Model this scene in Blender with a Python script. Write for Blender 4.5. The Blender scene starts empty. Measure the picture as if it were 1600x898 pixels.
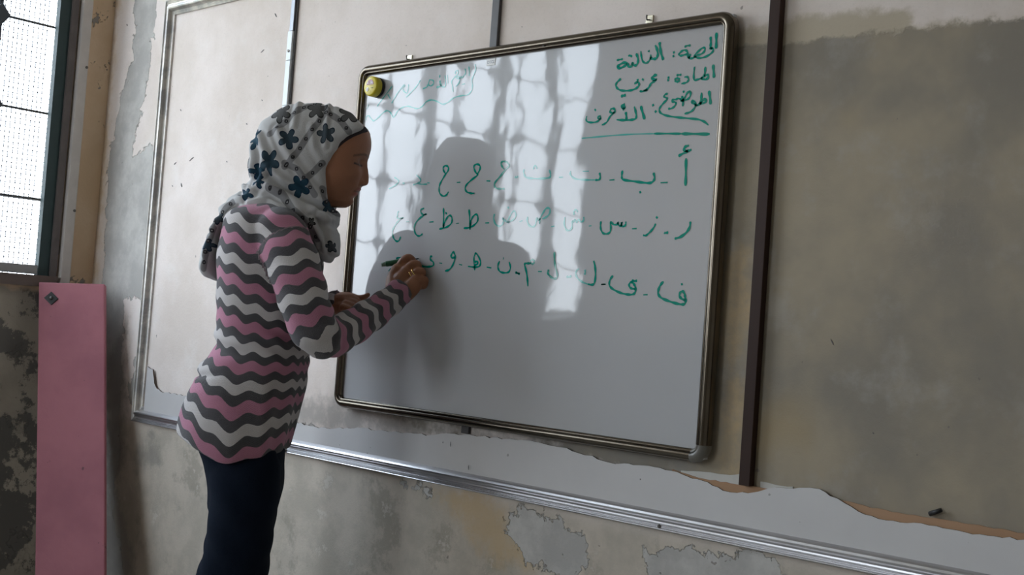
import bpy, bmesh, math, random
import numpy as np
from mathutils import Vector, Matrix
from mathutils.bvhtree import BVHTree
random.seed(4); RNG = np.random.RandomState(4)
SC = bpy.context.scene
COL = SC.collection

# ------------------------------------------------------------------ camera
FPX, YAW, PITCH, ROLL = 1850.0, -0.7524200656, 0.0343425079, 0.0722659236
CAM = np.array([0.0, -2.0, 1.15])
def cam_axes():
    cy, sy, cp, sp = math.cos(YAW), math.sin(YAW), math.cos(PITCH), math.sin(PITCH)
    F = np.array([sy*cp, cy*cp, sp]); r = np.array([cy, -sy, 0.0]); u = np.cross(r, F)
    c, s = math.cos(ROLL), math.sin(ROLL)
    return c*r+s*u, -s*r+c*u, F
CR, CU, CF = cam_axes()
cd = bpy.data.cameras.new('camera'); cam = bpy.data.objects.new('camera', cd); COL.objects.link(cam)
cd.sensor_width = 36.0; cd.lens = FPX/1600*36.0; cd.clip_start = 0.05; cd.clip_end = 200
M = Matrix(((CR[0], CU[0], -CF[0], CAM[0]), (CR[1], CU[1], -CF[1], CAM[1]), (CR[2], CU[2], -CF[2], CAM[2]), (0, 0, 0, 1)))
cam.matrix_world = M
SC.camera = cam

# ------------------------------------------------------------------ world, exposure
SC.view_settings.view_transform = 'Standard'; SC.view_settings.look = 'None'
SC.view_settings.gamma = 1.0; SC.view_settings.use_curve_mapping = False
SC.view_settings.exposure = 0.12
SKY_STRENGTH = 8.5
w = bpy.data.worlds.new('overcast_sky'); SC.world = w; w.use_nodes = True
nt = w.node_tree; nt.nodes.clear()
out = nt.nodes.new('ShaderNodeOutputWorld'); bg = nt.nodes.new('ShaderNodeBackground')
tc = nt.nodes.new('ShaderNodeTexCoord'); sx = nt.nodes.new('ShaderNodeSeparateXYZ'); rp = nt.nodes.new('ShaderNodeValToRGB')
nt.links.new(tc.outputs['Generated'], sx.inputs[0]); nt.links.new(sx.outputs['Z'], rp.inputs[0])
rp.color_ramp.elements[0].position = 0.0; rp.color_ramp.elements[0].color = (0.84, 0.92, 1.0, 1)
rp.color_ramp.elements[1].position = 0.8; rp.color_ramp.elements[1].color = (0.66, 0.82, 1.0, 1)
nt.links.new(rp.outputs[0], bg.inputs[0]); bg.inputs[1].default_value = SKY_STRENGTH
nt.links.new(bg.outputs[0], out.inputs[0])

XL = -3.86            # inner face of the window wall
WY0, WY1 = -2.70, -0.158   # window opening along the wall
WZ0, WZ1 = 1.19, 2.78
def portal(name, loc, rot, sx_, sy_):
    l = bpy.data.lights.new(name, 'AREA'); l.shape = 'RECTANGLE'; l.size = sx_; l.size_y = sy_
    o = bpy.data.objects.new(name, l); COL.objects.link(o); o.location = loc; o.rotation_euler = rot
    l.cycles.is_portal = True
    return o
portal('window_portal', (XL-0.30, (WY0+WY1)/2, (WZ0+WZ1)/2), (0, -math.pi/2, 0), WZ1-WZ0, WY1-WY0)
portal('added_window_portal', (-2.95, -5.45, 1.9), (math.pi/2, 0, 0), 1.2, 1.8)

# ------------------------------------------------------------------ picture -> place
def ray(px, py): return CF + CR*(px-800)/FPX + CU*(449-py)/FPX
def on_y(px, py, y=0.0):
    d = ray(px, py); return CAM + d*((y-CAM[1])/d[1])
def on_x(px, py, x):
    d = ray(px, py); return CAM + d*((x-CAM[0])/d[0])
FH = np.array([CF[0], CF[1], 0.0]); FH /= np.linalg.norm(FH)
RH = np.array([FH[1], -FH[0], 0.0])

# ------------------------------------------------------------------ mesh helpers
def smooth(me): me.polygons.foreach_set('use_smooth', [True]*len(me.polygons))
class MB:
    def __init__(s): s.v = []; s.f = []
    def add(s, vs, fs):
        n = len(s.v); s.v += [tuple(map(float, p)) for p in vs]; s.f += [tuple(i+n for i in f) for f in fs]; return s
    def box(s, x0, x1, y0, y1, z0, z1):
        vs = [(x, y, z) for x in (x0, x1) for y in (y0, y1) for z in (z0, z1)]
        return s.add(vs, [(0,1,3,2),(4,6,7,5),(0,4,5,1),(2,3,7,6),(0,2,6,4),(1,5,7,3)])
    def tube(s, pts, rad, n=8, cap=True):
        pts = [np.array(p, float) for p in pts]; m = len(pts)
        if not hasattr(rad, '__len__'): rad = [rad]*m
        t0 = pts[1]-pts[0]; t0 /= np.linalg.norm(t0)
        a = np.array([0,0,1.0]) if abs(t0[2]) < .9 else np.array([1.0,0,0])
        nrm = np.cross(t0, a); nrm /= np.linalg.norm(nrm)
        vs = []
        for i in range(m):
            t = pts[min(i+1, m-1)]-pts[max(i-1, 0)]; t /= np.linalg.norm(t)+1e-12
            nrm = nrm-t*(nrm@t); nrm /= np.linalg.norm(nrm); b = np.cross(t, nrm)
            for k in range(n):
                an = 2*math.pi*k/n; vs.append(pts[i]+rad[i]*(math.cos(an)*nrm+math.sin(an)*b))
        fs = [(i*n+k, i*n+(k+1) % n, (i+1)*n+(k+1) % n, (i+1)*n+k) for i in range(m-1) for k in range(n)]
        if cap: fs += [tuple(range(n))[::-1], tuple((m-1)*n+k for k in range(n))]
        return s.add(vs, fs)
    def capsule_tube(s, pts, rad, n=16):
        # tube with rounded ends, resampled smoothly
        P, R = resample(pts, rad, 5)
        t = P[1]-P[0]; t /= np.linalg.norm(t); e = P[-1]-P[-2]; e /= np.linalg.norm(e)
        hs = [(.97, .25), (.86, .5), (.6, .8), (.3, .955)]
        A = [P[0]-t*R[0]*h for h, _ in hs]; AR = [R[0]*q for _, q in hs]
        B = [P[-1]+e*R[-1]*h for h, _ in hs][::-1]; BR = [R[-1]*q for _, q in hs][::-1]
        return s.tube(A+list(P)+B, AR+list(R)+BR, n)
    def loft(s, rings, n=40, front=None):
        # ring: (cx, cy, cz, a, b, exponent)
        vs = []
        for (cx, cy, cz, a, b, e) in rings:
            for k in range(n):
                t = 2*math.pi*k/n; c, q = math.cos(t), math.sin(t)
                ef = front if (front and c > 0) else e
                vs.append((cx+a*math.copysign(abs(c)**(2/ef), c), cy+b*math.copysign(abs(q)**(2/ef), q), cz))
        m = len(rings)
        fs = [(i*n+k, i*n+(k+1) % n, (i+1)*n+(k+1) % n, (i+1)*n+k) for i in range(m-1) for k in range(n)]
        fs += [tuple(range(n))[::-1], tuple((m-1)*n+k for k in range(n))]
        return s.add(vs, fs)
    def cyl(s, c, ax, r, h, n=24, r2=None):
        c = np.array(c, float); ax = np.array(ax, float); ax /= np.linalg.norm(ax)
        return s.tube([c, c+ax*h], [r, r if r2 is None else r2], n)
    def prism(s, poly, ax, lo, hi):
        # poly: 2D points; ax: function (u, v, w) -> xyz, w from lo to hi
        n = len(poly)
        vs = [ax(u, v, lo) for u, v in poly]+[ax(u, v, hi) for u, v in poly]
        fs = [(k, (k+1) % n, n+(k+1) % n, n+k) for k in range(n)]+[tuple(range(n))[::-1], tuple(range(n, 2*n))]
        return s.add(vs, fs)
    def build(s, name, mat=None, parent=None, sm=False, bevel=0, link=True):
        me = bpy.data.meshes.new(name); me.from_pydata(s.v, [], s.f); me.update()
        bm = bmesh.new(); bm.from_mesh(me); bmesh.ops.recalc_face_normals(bm, faces=bm.faces)
        if bevel: bmesh.ops.bevel(bm, geom=list(bm.edges), offset=bevel, segments=2, affect='EDGES', profile=.6)
        bm.to_mesh(me); bm.free()
        if sm: smooth(me)
        if mat: me.materials.append(mat)
        o = bpy.data.objects.new(name, me)
        if link: COL.objects.link(o)
        if parent: o.parent = parent
        return o
def resample(pts, rad, k):
    P = np.array(pts, float); R = np.array(rad, float) if hasattr(rad, '__len__') else np.full(len(P), float(rad))
    if len(P) < 3:
        t = np.linspace(0, 1, k+1)[:, None]; return P[0]*(1-t)+P[1]*t, R[0]*(1-t[:, 0])+R[1]*t[:, 0]
    Q = np.vstack([2*P[0]-P[1], P, 2*P[-1]-P[-2]]); S = np.concatenate([[R[0]], R, [R[-1]]])
    op, orr = [], []
    for i in range(1, len(Q)-2):
        for j in range(k):
            t = j/k
            h = lambda a, b, c, d: .5*((2*b)+(-a+c)*t+(2*a-5*b+4*c-d)*t*t+(-a+3*b-3*c+d)*t**3)
            op.append(h(Q[i-1], Q[i], Q[i+1], Q[i+2])); orr.append(S[i]*(1-t)+S[i+1]*t)
    op.append(P[-1]); orr.append(R[-1])
    return np.array(op), np.array(orr)
def empty(name, loc=(0,0,0), rz=0):
    o = bpy.data.objects.new(name, None); COL.objects.link(o); o.location = loc; o.rotation_euler = (0,0,rz); o.empty_display_size = .1
    return o
def tag(o, label=None, cat=None, group=None, kind=None):
    if label: o['label'] = label
    if cat: o['category'] = cat
    if group: o['group'] = group
    if kind: o['kind'] = kind
    return o
def attr(me, name, arr):
    a = me.attributes.new(name, 'FLOAT', 'POINT'); a.data.foreach_set('value', np.asarray(arr, dtype=np.float32).ravel())
def coords(me):
    a = np.empty(len(me.vertices)*3, np.float32); me.vertices.foreach_get('co', a); return a.reshape(-1, 3).astype(float)
def setco(me, a): me.vertices.foreach_set('co', a.astype(np.float32).ravel()); me.update()
def normals(me):
    a = np.empty(len(me.vertices)*3, np.float32); me.vertex_normals.foreach_get('vector', a); return a.reshape(-1, 3).astype(float)
def relax(me, it=2, lam=.5):
    e = np.empty(len(me.edges)*2, np.int32); me.edges.foreach_get('vertices', e); e = e.reshape(-1, 2)
    n = len(me.vertices); deg = np.bincount(e.ravel(), minlength=n)[:, None]+1e-9
    co = coords(me)
    for _ in range(it):
        s = np.zeros_like(co)
        for k in range(3):
            s[:, k] = np.bincount(e[:, 0], co[e[:, 1], k], n)+np.bincount(e[:, 1], co[e[:, 0], k], n)
        co = co+lam*(s/deg-co)
    setco(me, co)
def fuse(mb, name, voxel, mat, parent, it=2):
    tmp = mb.build('tmp_'+name)
    md = tmp.modifiers.new('r', 'REMESH'); md.mode = 'VOXEL'; md.voxel_size = voxel; md.use_smooth_shade = True
    dg = bpy.context.evaluated_depsgraph_get(); dg.update()
    me = bpy.data.meshes.new_from_object(tmp.evaluated_get(dg)); me.name = name
    bpy.data.objects.remove(tmp)
    relax(me, it); smooth(me); me.materials.clear(); me.materials.append(mat)
    o = bpy.data.objects.new(name, me); COL.objects.link(o); o.parent = parent
    return o
def poly_sd(x, z, poly):
    # signed distance (positive inside) of points to a polygon
    P = np.array(poly, float); n = len(P); d = np.full(x.shape, 1e9); ins = np.zeros(x.shape, bool)
    for i in range(n):
        a, b = P[i], P[(i+1) % n]; e = b-a
        t = np.clip(((x-a[0])*e[0]+(z-a[1])*e[1])/(e@e+1e-12), 0, 1)
        d = np.minimum(d, np.hypot(x-a[0]-t*e[0], z-a[1]-t*e[1]))
        c = ((a[1] > z) != (b[1] > z)) & (x < (b[0]-a[0])*(z-a[1])/(b[1]-a[1]+1e-12)+a[0]); ins ^= c
    return np.where(ins, d, -d)

# ------------------------------------------------------------------ materials
class NT:
    def __init__(s, name):
        s.m = bpy.data.materials.new(name); s.m.use_nodes = True; s.t = s.m.node_tree; s.t.nodes.clear()
        s.o = s.n('OutputMaterial'); s.b = s.n('BsdfPrincipled'); s.l(s.b.outputs[0], s.o.inputs[0])
    def n(s, t, **k):
        x = s.t.nodes.new('ShaderNode'+t)
        for a, v in k.items(): setattr(x, a, v)
        return x
    def l(s, a, b): s.t.links.new(a, b)
    def setv(s, inp, v):
        if hasattr(v, 'is_output') or isinstance(v, bpy.types.NodeSocket): s.l(v, inp)
        elif isinstance(v, (tuple, list)) and len(v) == 3 and inp.type == 'RGBA': inp.default_value = (*v, 1)
        else: inp.default_value = v
    def pos(s):
        return s.n('TexCoord').outputs['Object']
    def noise(s, scale, detail=4, rough=.6, vec=None, stretch=None, out=0, dist=0):
        x = s.n('TexNoise'); x.inputs['Scale'].default_value = scale; x.inputs['Detail'].default_value = detail
        x.inputs['Roughness'].default_value = rough; x.inputs['Distortion'].default_value = dist
        v = vec or s.pos()
        if stretch:
            mp = s.n('Mapping'); mp.inputs['Scale'].default_value = stretch; s.l(v, mp.inputs[0]); v = mp.outputs[0]
        s.l(v, x.inputs['Vector']); return x.outputs[out]
    def math(s, op, a, b=0.0, c=None, clamp=False):
        x = s.n('Math', operation=op, use_clamp=clamp); s.setv(x.inputs[0], a); s.setv(x.inputs[1], b)
        if c is not None: s.setv(x.inputs[2], c)
        return x.outputs[0]
    def step(s, v, lo, hi):
        x = s.n('MapRange', interpolation_type='SMOOTHSTEP'); s.setv(x.inputs[0], v); x.inputs[1].default_value = lo; x.inputs[2].default_value = hi
        return x.outputs[0]
    def mix(s, f, a, b):
        x = s.n('Mix', data_type='RGBA'); s.setv(x.inputs[0], f); s.setv(x.inputs[6], a); s.setv(x.inputs[7], b); return x.outputs[2]
    def at(s, name): return s.n('Attribute', attribute_name=name).outputs['Fac']
    def ramp(s, v, els, const=False):
        x = s.n('ValToRGB'); s.l(v, x.inputs[0]); cr = x.color_ramp
        if const: cr.interpolation = 'CONSTANT'
        while len(cr.elements) < len(els): cr.elements.new(.5)
        for e, (p, c) in zip(cr.elements, els): e.position = p; e.color = (*c, 1)
        return x.outputs[0]
    def bump(s, h, dist, strength=1.0):
        x = s.n('Bump'); x.inputs['Strength'].default_value = strength; x.inputs['Distance'].default_value = dist
        s.l(h, x.inputs['Height']); s.l(x.outputs[0], s.b.inputs['Normal']); return x
    def fin(s, col=None, rough=.6, metal=0.0, spec=.5):
        if col is not None: s.setv(s.b.inputs['Base Color'], col)
        s.setv(s.b.inputs['Roughness'], rough); s.b.inputs['Metallic'].default_value = metal
        s.b.inputs['Specular IOR Level'].default_value = spec
        return s.m
def srgb(r, g, b):
    f = lambda c: ((c/255+.055)/1.055)**2.4 if c > 10 else c/255/12.92
    return (f(r), f(g), f(b))
def plain(name, col, rough=.6, metal=0.0, var=.12, scale=30, bump=0.0, spec=.5, stretch=None):
    m = NT(name); n = m.noise(scale, 4, stretch=stretch)
    c = m.mix(n, tuple(x*(1-var) for x in col), tuple(min(1, x*(1+var)) for x in col))
    if bump: m.bump(n, bump)
    return m.fin(c, rough, metal, spec)
# plaster of the board wall: peeled and grey zones are distance fields stored on the wall's own grid
m = NT('board_wall_plaster')
fine = m.math('SUBTRACT', m.noise(16, 8, .68), .5); mid = m.math('SUBTRACT', m.noise(4.5, 5, .6), .5)
edge = m.math('ADD', m.math('MULTIPLY', fine, .12), m.math('MULTIPLY', mid, .11))
cloud = m.noise(2.2, 5, .62); cloud2 = m.noise(7, 6, .65); grain = m.noise(140, 3, .7)
base = m.mix(m.step(cloud, .35, .65), (.83, .74, .69), (.70, .61, .545))
base = m.mix(m.math('MULTIPLY', m.step(cloud2, .52, .72), .35), base, (.84, .80, .77))
low = m.step(m.at('low'), -.06, .02)                    # below the old board: greyer, mottled
lowc = m.mix(m.step(cloud2, .40, .62), (.58, .51, .43), (.47, .42, .35))
lowc = m.mix(m.math('MULTIPLY', m.step(m.noise(5.5, 7, .7), .54, .62), .6), lowc, (.33, .295, .24))
lowc = m.mix(m.math('MULTIPLY', m.step(m.noise(11, 7, .7), .60, .64), .5), lowc, (.70, .65, .58))
base = m.mix(low, base, lowc)
d = m.math('ADD', m.at('dark'), m.math('MULTIPLY', edge, .5)) # grey-brown field of the former board
dk = m.mix(m.step(cloud, .38, .62), (.375, .315, .23), (.255, .225, .185))
dk = m.mix(m.math('MULTIPLY', m.step(cloud2, .5, .7), .5), dk, (.40, .37, .33))
dk = m.mix(m.math('MULTIPLY', m.step(m.noise(3.1, 2, .5), .58, .70), .55), dk, (.36, .27, .15))
dsoft = m.step(d, -.006, .006)
band = m.step(m.math('ADD', m.at('band'), m.math('MULTIPLY', edge, .6)), -.012, .012)
base = m.mix(band, base, (.50, .43, .33))
base = m.mix(dsoft, base, dk)
warm = m.step(m.math('ADD', m.at('warm'), m.math('MULTIPLY', edge, 1.6)), -.04, .05)
base = m.mix(m.math('MULTIPLY', warm, .7), base, (.56, .40, .22))
pk = m.math('ADD', m.at('peel'), edge); pm = m.step(pk, -.0015, .0015)
pc = m.mix(m.step(cloud2, .4, .65), (.43, .41, .385), (.57, .545, .51))
base = m.mix(pm, base, pc)
sm_ = m.step(m.math('ADD', m.at('stain_shade'), m.math('MULTIPLY', edge, 1.5)), -.03, .04)
base = m.mix(m.math('MULTIPLY', sm_, .65), base, (.26, .24, .215))
spots = m.step(m.noise(38, 2, .5), .745, .76)
base = m.mix(m.math('MULTIPLY', spots, .7), base, (.20, .17, .15))
base = m.mix(m.math('MULTIPLY', m.step(grain, .5, .8), .14), base, (.30, .27, .24))
h = m.math('ADD', m.math('MULTIPLY', pm, -1.2), m.math('ADD', m.math('MULTIPLY', cloud2, .8), m.math('MULTIPLY', grain, .22)))
h = m.math('SUBTRACT', h, m.math('MULTIPLY', dsoft, .5))
m.bump(h, .0028)
MAT_WALL = m.fin(base, .85, 0, .3)

m = NT('window_wall_plaster')
c1 = m.noise(3, 5, .62); c2 = m.noise(9, 8, .7); sep = m.n('SeparateXYZ'); m.l(m.pos(), sep.inputs[0])
zz = m.math('ADD', sep.outputs['Z'], m.math('MULTIPLY', c1, .12))
lowz = m.step(zz, 1.24, 1.22)
up = m.mix(m.step(c1, .35, .65), (.66, .48, .31), (.74, .57, .40))
pe = m.step(m.math('ADD', c2, m.math('MULTIPLY', c1, .5)), .84, .86)
up = m.mix(pe, up, (.30, .27, .24))
lo = m.mix(m.step(c1, .3, .7), (.50, .44, .36), (.36, .32, .26))
lo = m.mix(m.step(m.math('ADD', m.math('MULTIPLY', m.noise(6.5, 9, .72), 1.0), m.math('MULTIPLY', m.noise(2.0, 2), .35)), .655, .69), lo, (.15, .14, .125))
col = m.mix(lowz, up, lo)
m.bump(m.math('ADD', c2, m.math('MULTIPLY', pe, -.6)), .004)
MAT_WALL_L = m.fin(col, .85, 0, .3)

MAT_CEIL = plain('ceiling_paint', (.78, .76, .72), .9)
MAT_FLOOR = plain('floor_tile_grey', (.36, .33, .29), .55, scale=6, var=.25)
MAT_GROUND = plain('outside_ground', (.30, .27, .21), .9)
MAT_ROOM = plain('back_wall_plaster', (.66, .61, .54), .9, scale=3)
m = NT('brushed_aluminium'); n = m.noise(60, 3, .6, stretch=(.05, 1, 1)); n2 = m.noise(9, 5, .6)
m.bump(n, .0002); MAT_ALU = m.fin(m.mix(n2, (.50, .49, .50), (.66, .65, .66)), m.math('ADD', .22, m.math('MULTIPLY', n2, .25)), 1.0)
m = NT('weathered_aluminium'); n2 = m.noise(14, 6, .7)
MAT_ALU_OLD = m.fin(m.mix(m.step(n2, .4, .62), (.38, .37, .36), (.62, .59, .54)), m.math('ADD', .3, m.math('MULTIPLY', n2, .25)), 1.0)
m = NT('bronze_anodised_aluminium'); n2 = m.noise(12, 5, .6)
MAT_BRONZE = m.fin(m.mix(n2, (.105, .088, .068), (.165, .14, .11)), m.math('ADD', .16, m.math('MULTIPLY', n2, .14)), 1.0)
MAT_CAP = plain('smoky_plastic', (.16, .15, .13), .3, spec=.6)
def gloss_white(name, col, var=0.0):
    m = NT(name); n = m.noise(6.5, 2, .45, stretch=(1.0, 1, .9)); n2 = m.noise(22, 2, .5)
    m.bump(m.math('ADD', n, m.math('MULTIPLY', n2, .08)), .0012)
    c = col
    if var: c = m.mix(m.noise(5, 5, .6), tuple(x*(1-var) for x in col), col)
    m.b.inputs['IOR'].default_value = 1.52
    return m.fin(c, .045, 0, .5)
MAT_BOARD = gloss_white('enamel_white', (.50, .495, .50), .05)
MAT_INK = gloss_white('green_marker_ink', (.0, .26, .19)); MAT_INK_PALE = gloss_white('reflection_washed_ink', (.10, .42, .37))  # pale ink: the window reflection's washing-out is put into the colour
MAT_INK_DARK = gloss_white('dark_green_ink', (.0, .16, .13))
m = NT('torn_laminate_face'); g = m.noise(8, 5, .6); s_ = m.step(m.noise(45, 1, .5), .77, .79)
MAT_LAM = m.fin(m.mix(m.math('MULTIPLY', s_, .6), m.mix(g, (.56, .54, .535), (.64, .62, .61)), (.2, .18, .16)), .42, 0, .4)
MAT_LAM_EDGE = plain('laminate_core', (.09, .055, .035), .8)
m = NT('brown_fibreboard'); g = m.noise(9, 6, .65, stretch=(.4, 1, 2)); m.bump(m.noise(90, 4), .0008)
MAT_FIBRE = m.fin(m.mix(g, (.36, .205, .115), (.47, .30, .19)), .85, 0, .2)
MAT_FILLER = plain('white_filler', (.58, .56, .52), .85, bump=.001)
m = NT('dark_stained_wood'); g = m.noise(14, 5, .6, stretch=(1, 1, .06)); m.bump(g, .0006)
MAT_WOOD = m.fin(m.mix(g, (.020, .009, .006), (.045, .020, .013)), .6, 0, .25)
MAT_STRIP_DARK = plain('dark_grey_strip', (.07, .065, .065), .5); MAT_STRIP_WHITE = plain('white_painted_strip', (.78, .82, .84), .4, var=.05)
MAT_STRIP_GREY = plain('grey_metal_strip', (.22, .23, .25), .4, .6)
MAT_FRAME = plain('dark_teal_paint', (.022, .045, .045), .6, var=.3)
MAT_FRAME_BR = plain('grey_brown_paint', (.12, .10, .095), .7, var=.35, scale=14)
MAT_SILLG = plain('grey_sill_paint', (.33, .32, .31), .7); MAT_SILLB = plain('brown_sill_wood', (.13, .095, .08), .7, var=.35, stretch=(1, .1, 1))
MAT_TRIM = plain('chipped_white_trim', (.55, .50, .46), .7, var=.2, scale=12, bump=.002)
MAT_IRON = plain('painted_iron', (.05, .06, .075), .5); MAT_WIRE = plain('galvanised_wire', (.10, .10, .11), .5, .3)
m = NT('pink_painted_board'); g = m.noise(70, 4, .7); g2 = m.noise(3.5, 4, .6); m.bump(g, .0012)
pc_ = m.mix(m.step(g2, .35, .65), (.42, .15, .18), (.345, .118, .148)); pc_ = m.mix(m.step(m.noise(30, 2), .72, .76), pc_, (.17, .07, .08))
MAT_PINK = m.fin(pc_, .55, 0, .35)
MAT_BLACK = plain('black_rubber', (.02, .018, .018), .5); MAT_SCREW = plain('steel_screw', (.12, .11, .10), .4, .8)
MAT_YEL = plain('yellow_plastic', (.62, .50, .02), .35, var=.04); MAT_WHITE = plain('white_print', (.8, .78, .75), .5, var=.04)
MAT_PRINT = plain('pink_grey_print', (.48, .27, .30), .5, var=.35, scale=260); MAT_GOLD = plain('gold', (.95, .62, .25), .2, 1.0)
MAT_BRASS = plain('pale_metal_hook', (.62, .58, .45), .35, .8)

# ------------------------------------------------------------------ the room
def wpt(px, py): p = on_y(px, py); return (p[0], p[2])
def wpoly(pts): return [wpt(*p) for p in pts]
gx = np.concatenate([np.linspace(XL, -.45, 342), np.linspace(-.3, 2.6, 12)]); gz = np.concatenate([np.linspace(0, .15, 4), np.linspace(.2, 2.4, 221), [2.6, 2.9, 3.2]])
nx, nz = len(gx), len(gz); X, Z = np.meshgrid(gx, gz, indexing='ij')
vs = np.stack([X.ravel(), np.zeros(X.size), Z.ravel()], 1)
fs = [(i*nz+j, (i+1)*nz+j, (i+1)*nz+j+1, i*nz+j+1) for i in range(nx-1) for j in range(nz-1)]
mb = MB(); mb.add(vs, fs); mb.add([(XL-.3,.001,0),(2.6,.001,0),(2.6,.001,3.2),(XL-.3,.001,3.2),(XL-.3,.2,0),(2.6,.2,0),(2.6,.2,3.2),(XL-.3,.2,3.2)], [(0,1,2,3),(4,7,6,5),(0,4,5,1),(3,2,6,7),(0,3,7,4),(1,5,6,2)])
me = bpy.data.meshes.new('wall_front'); me.from_pydata(mb.v, [], mb.f); me.update(); me.materials.append(MAT_WALL)
co = coords(me); wx, wz = co[:, 0], co[:, 2]
def field(polys):
    d = np.full(wx.shape, -1.0)
    for p in polys: d = np.maximum(d, poly_sd(wx, wz, wpoly(p)))
    return d
attr(me, 'peel', field([
    [(212,-20),(248,-20),(240,60),(229,120),(222,170),(214,210),(210,240),(224,232),(240,225),(246,260),(236,380),(228,470),(160,470),(164,380),(168,300),(176,220),(190,150),(205,90),(208,40)],
    [(160,440),(196,440),(190,560),(186,700),(176,800),(190,900),(150,900),(150,600)],
    [(214,560),(222,600),(208,640),(200,600)],
    [(800,800),(870,808),(905,830),(915,880),(890,905),(840,905),(815,860),(790,830)],
    [(632,752),(672,760),(668,776),(640,772)],
    [(1010,862),(1120,856),(1200,868),(1240,905),(1330,930),(1010,930)],
    [(455,655),(500,664),(480,670),(455,663)]]).clip(-1, .028))
attr(me, 'dark', np.maximum(field([[(1100,84),(1158,74),(1225,69),(1275,65),(1320,59),(1380,47),(1450,45),(1500,37),(1550,30),(1600,27),(1750,15),(1900,900),(1600,845),(1290,790),(1060,745),(880,705),(890,400),(1080,300)]]),
    np.minimum(field([[(600,645),(1080,700),(1100,760),(700,690)]]), .0)-.004))
attr(me, 'band', field([[(1140,55),(1225,32),(1300,22),(1420,17),(1425,40),(1600,24),(1600,40),(1300,80),(1140,90)]]))
attr(me, 'warm', field([[(680,752),(760,770),(800,830),(860,880),(830,905),(760,850),(700,800)], [(160,20),(182,0),(150,440),(140,440)], [(1130,760),(1150,400),(1170,400),(1160,760)]]))
attr(me, 'stain_shade', field([[(450,615),(560,630),(1090,705),(1090,745),(700,690),(450,672)], [(165,560),(196,500),(200,700),(185,760),(215,905),(165,905)], [(205,690),(240,680),(250,720),(215,740)], [(1040,100),(1120,130),(1100,740),(1080,740)]]))  # last strip paints the whiteboard's shadow at its right edge; others are stains
attr(me, 'low', -(wz-.75))
o = bpy.data.objects.new('wall_front', me); COL.objects.link(o); tag(o, kind='structure')

mb = MB()
mb.box(XL-.06, XL, -5.2, 0, 0, WZ0-.015); mb.box(XL-.06, XL, -5.2, 0, WZ1, 3.2); mb.box(XL-.055, XL, WY1, 0, WZ0-.015, WZ1)
mb.box(XL-.06, XL, -5.2, WY0, WZ0-.015, WZ1)
tag(mb.build('wall_left', MAT_WALL_L), kind='structure')
tag(MB().box(2.6, 2.8, -5.2, .2, 0, 3.2).build('wall_right', MAT_ROOM), kind='structure')
tag(MB().box(XL-.3, -3.55, -5.4, -5.2, 0, 3.2).box(-2.35, 2.8, -5.4, -5.2, 0, 3.2).box(-3.55, -2.35, -5.4, -5.2, 0, 1.0).box(-3.55, -2.35, -5.4, -5.2, 2.8, 3.2).build('wall_back', MAT_ROOM), kind='structure')
tag(MB().box(XL-.3, 2.8, -5.4, .2, 3.2, 3.4).build('ceiling', MAT_CEIL), kind='structure')
tag(MB().box(XL-.3, 2.8, -5.4, .2, -.15, 0).build('floor', MAT_FLOOR), kind='structure')
tag(MB().box(-60, XL-.3, -40, 40, -1.2, -1.0).build('ground', MAT_GROUND), kind='structure')

# the window with its iron grille and wire netting
def window(name, y0, y1, thick, thin, rods, net_to):
    w1 = tag(MB().box(XL-.024, XL+.003, y1-.038, y1, WZ0, WZ1).build(name, MAT_FRAME), 'dark teal window frame with iron grille and wire netting', kind='structure')
    MB().box(XL-.024, XL+.003, y0, y0+.038, WZ0, WZ1).build('frame_side', MAT_FRAME, w1)
    MB().box(XL-.024, XL+.003, y0+.038, y1-.038, WZ1-.04, WZ1).build('frame_top', MAT_FRAME, w1)
    for yy, r in thick:
        MB().box(XL-.024, XL-.002, yy-r, yy+r, WZ0+.03, WZ1-.04).build('mullion', MAT_FRAME, w1)
    for yy in thin:
        MB().tube([(XL-.035, yy, WZ0+.03), (XL-.035, yy, WZ1-.04)], .009, 8).build('grille_bar', MAT_IRON, w1, True)
    for zz in rods:
        MB().tube([(XL-.035, y0+.03, zz), (XL-.035, y1-.03, zz)], .0045, 6).build('grille_rod', MAT_IRON, w1, True)
        for yy in thin+[t[0] for t in thick]:
            s_ = .030 if yy in thin else .042
            f = MB().prism([(-s_, 0), (0, -s_*1.25), (s_, 0), (0, s_*1.25)], lambda u, v, q: (q, yy+u, zz+v), XL-.05, XL-.022).build('grille_diamond', MAT_IRON, w1)
    if net_to is not None:
        nb = MB(); k = y1-.05
        while k > net_to:
            nb.tube([(XL-.052, k, WZ0), (XL-.052, k+.002*math.sin(k*70), (WZ0+WZ1)/2), (XL-.052, k, WZ1)], .0016, 4, False); k -= .0165
        k = WZ0+.01
        while k < WZ1: nb.tube([(XL-.052, net_to, k), (XL-.052, y1-.02, k)], .0014, 4, False); k += .0165
        tag(nb.build('wire_netting', MAT_WIRE, w1), kind='stuff')
    return w1
w1 = window('window_1', WY0, WY1, [(-.575, .022), (-1.13, .024), (-1.565, .035), (-2.005, .035), (-2.385, .035)], [-.378, -.85, -1.345, -1.78, -2.155], [1.468, 1.759, 2.053, 2.345, 2.63], -.80)
MB().box(XL-.045, XL+.012, WY0+.03, WY1-.045, WZ0+.027, WZ0+.055).build('bottom_rail', MAT_SILLG, w1)
MB().box(XL-.10, XL+.045, WY0, WY1+.012, WZ0-.015, WZ0+.022).build('window_sill', MAT_SILLB, w1)
MB().box(XL-.02, XL+.014, WY1, WY1+.022, WZ0, WZ1+.02).build('outer_lining', MAT_FRAME_BR, w1)
w2 = tag(MB().box(-3.55, -2.35, -5.33, -5.27, 1.0, 1.06).build('added_fill_window', MAT_FRAME), kind='structure')  # unseen window, added to bring more diffuse light onto the board wall
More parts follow.
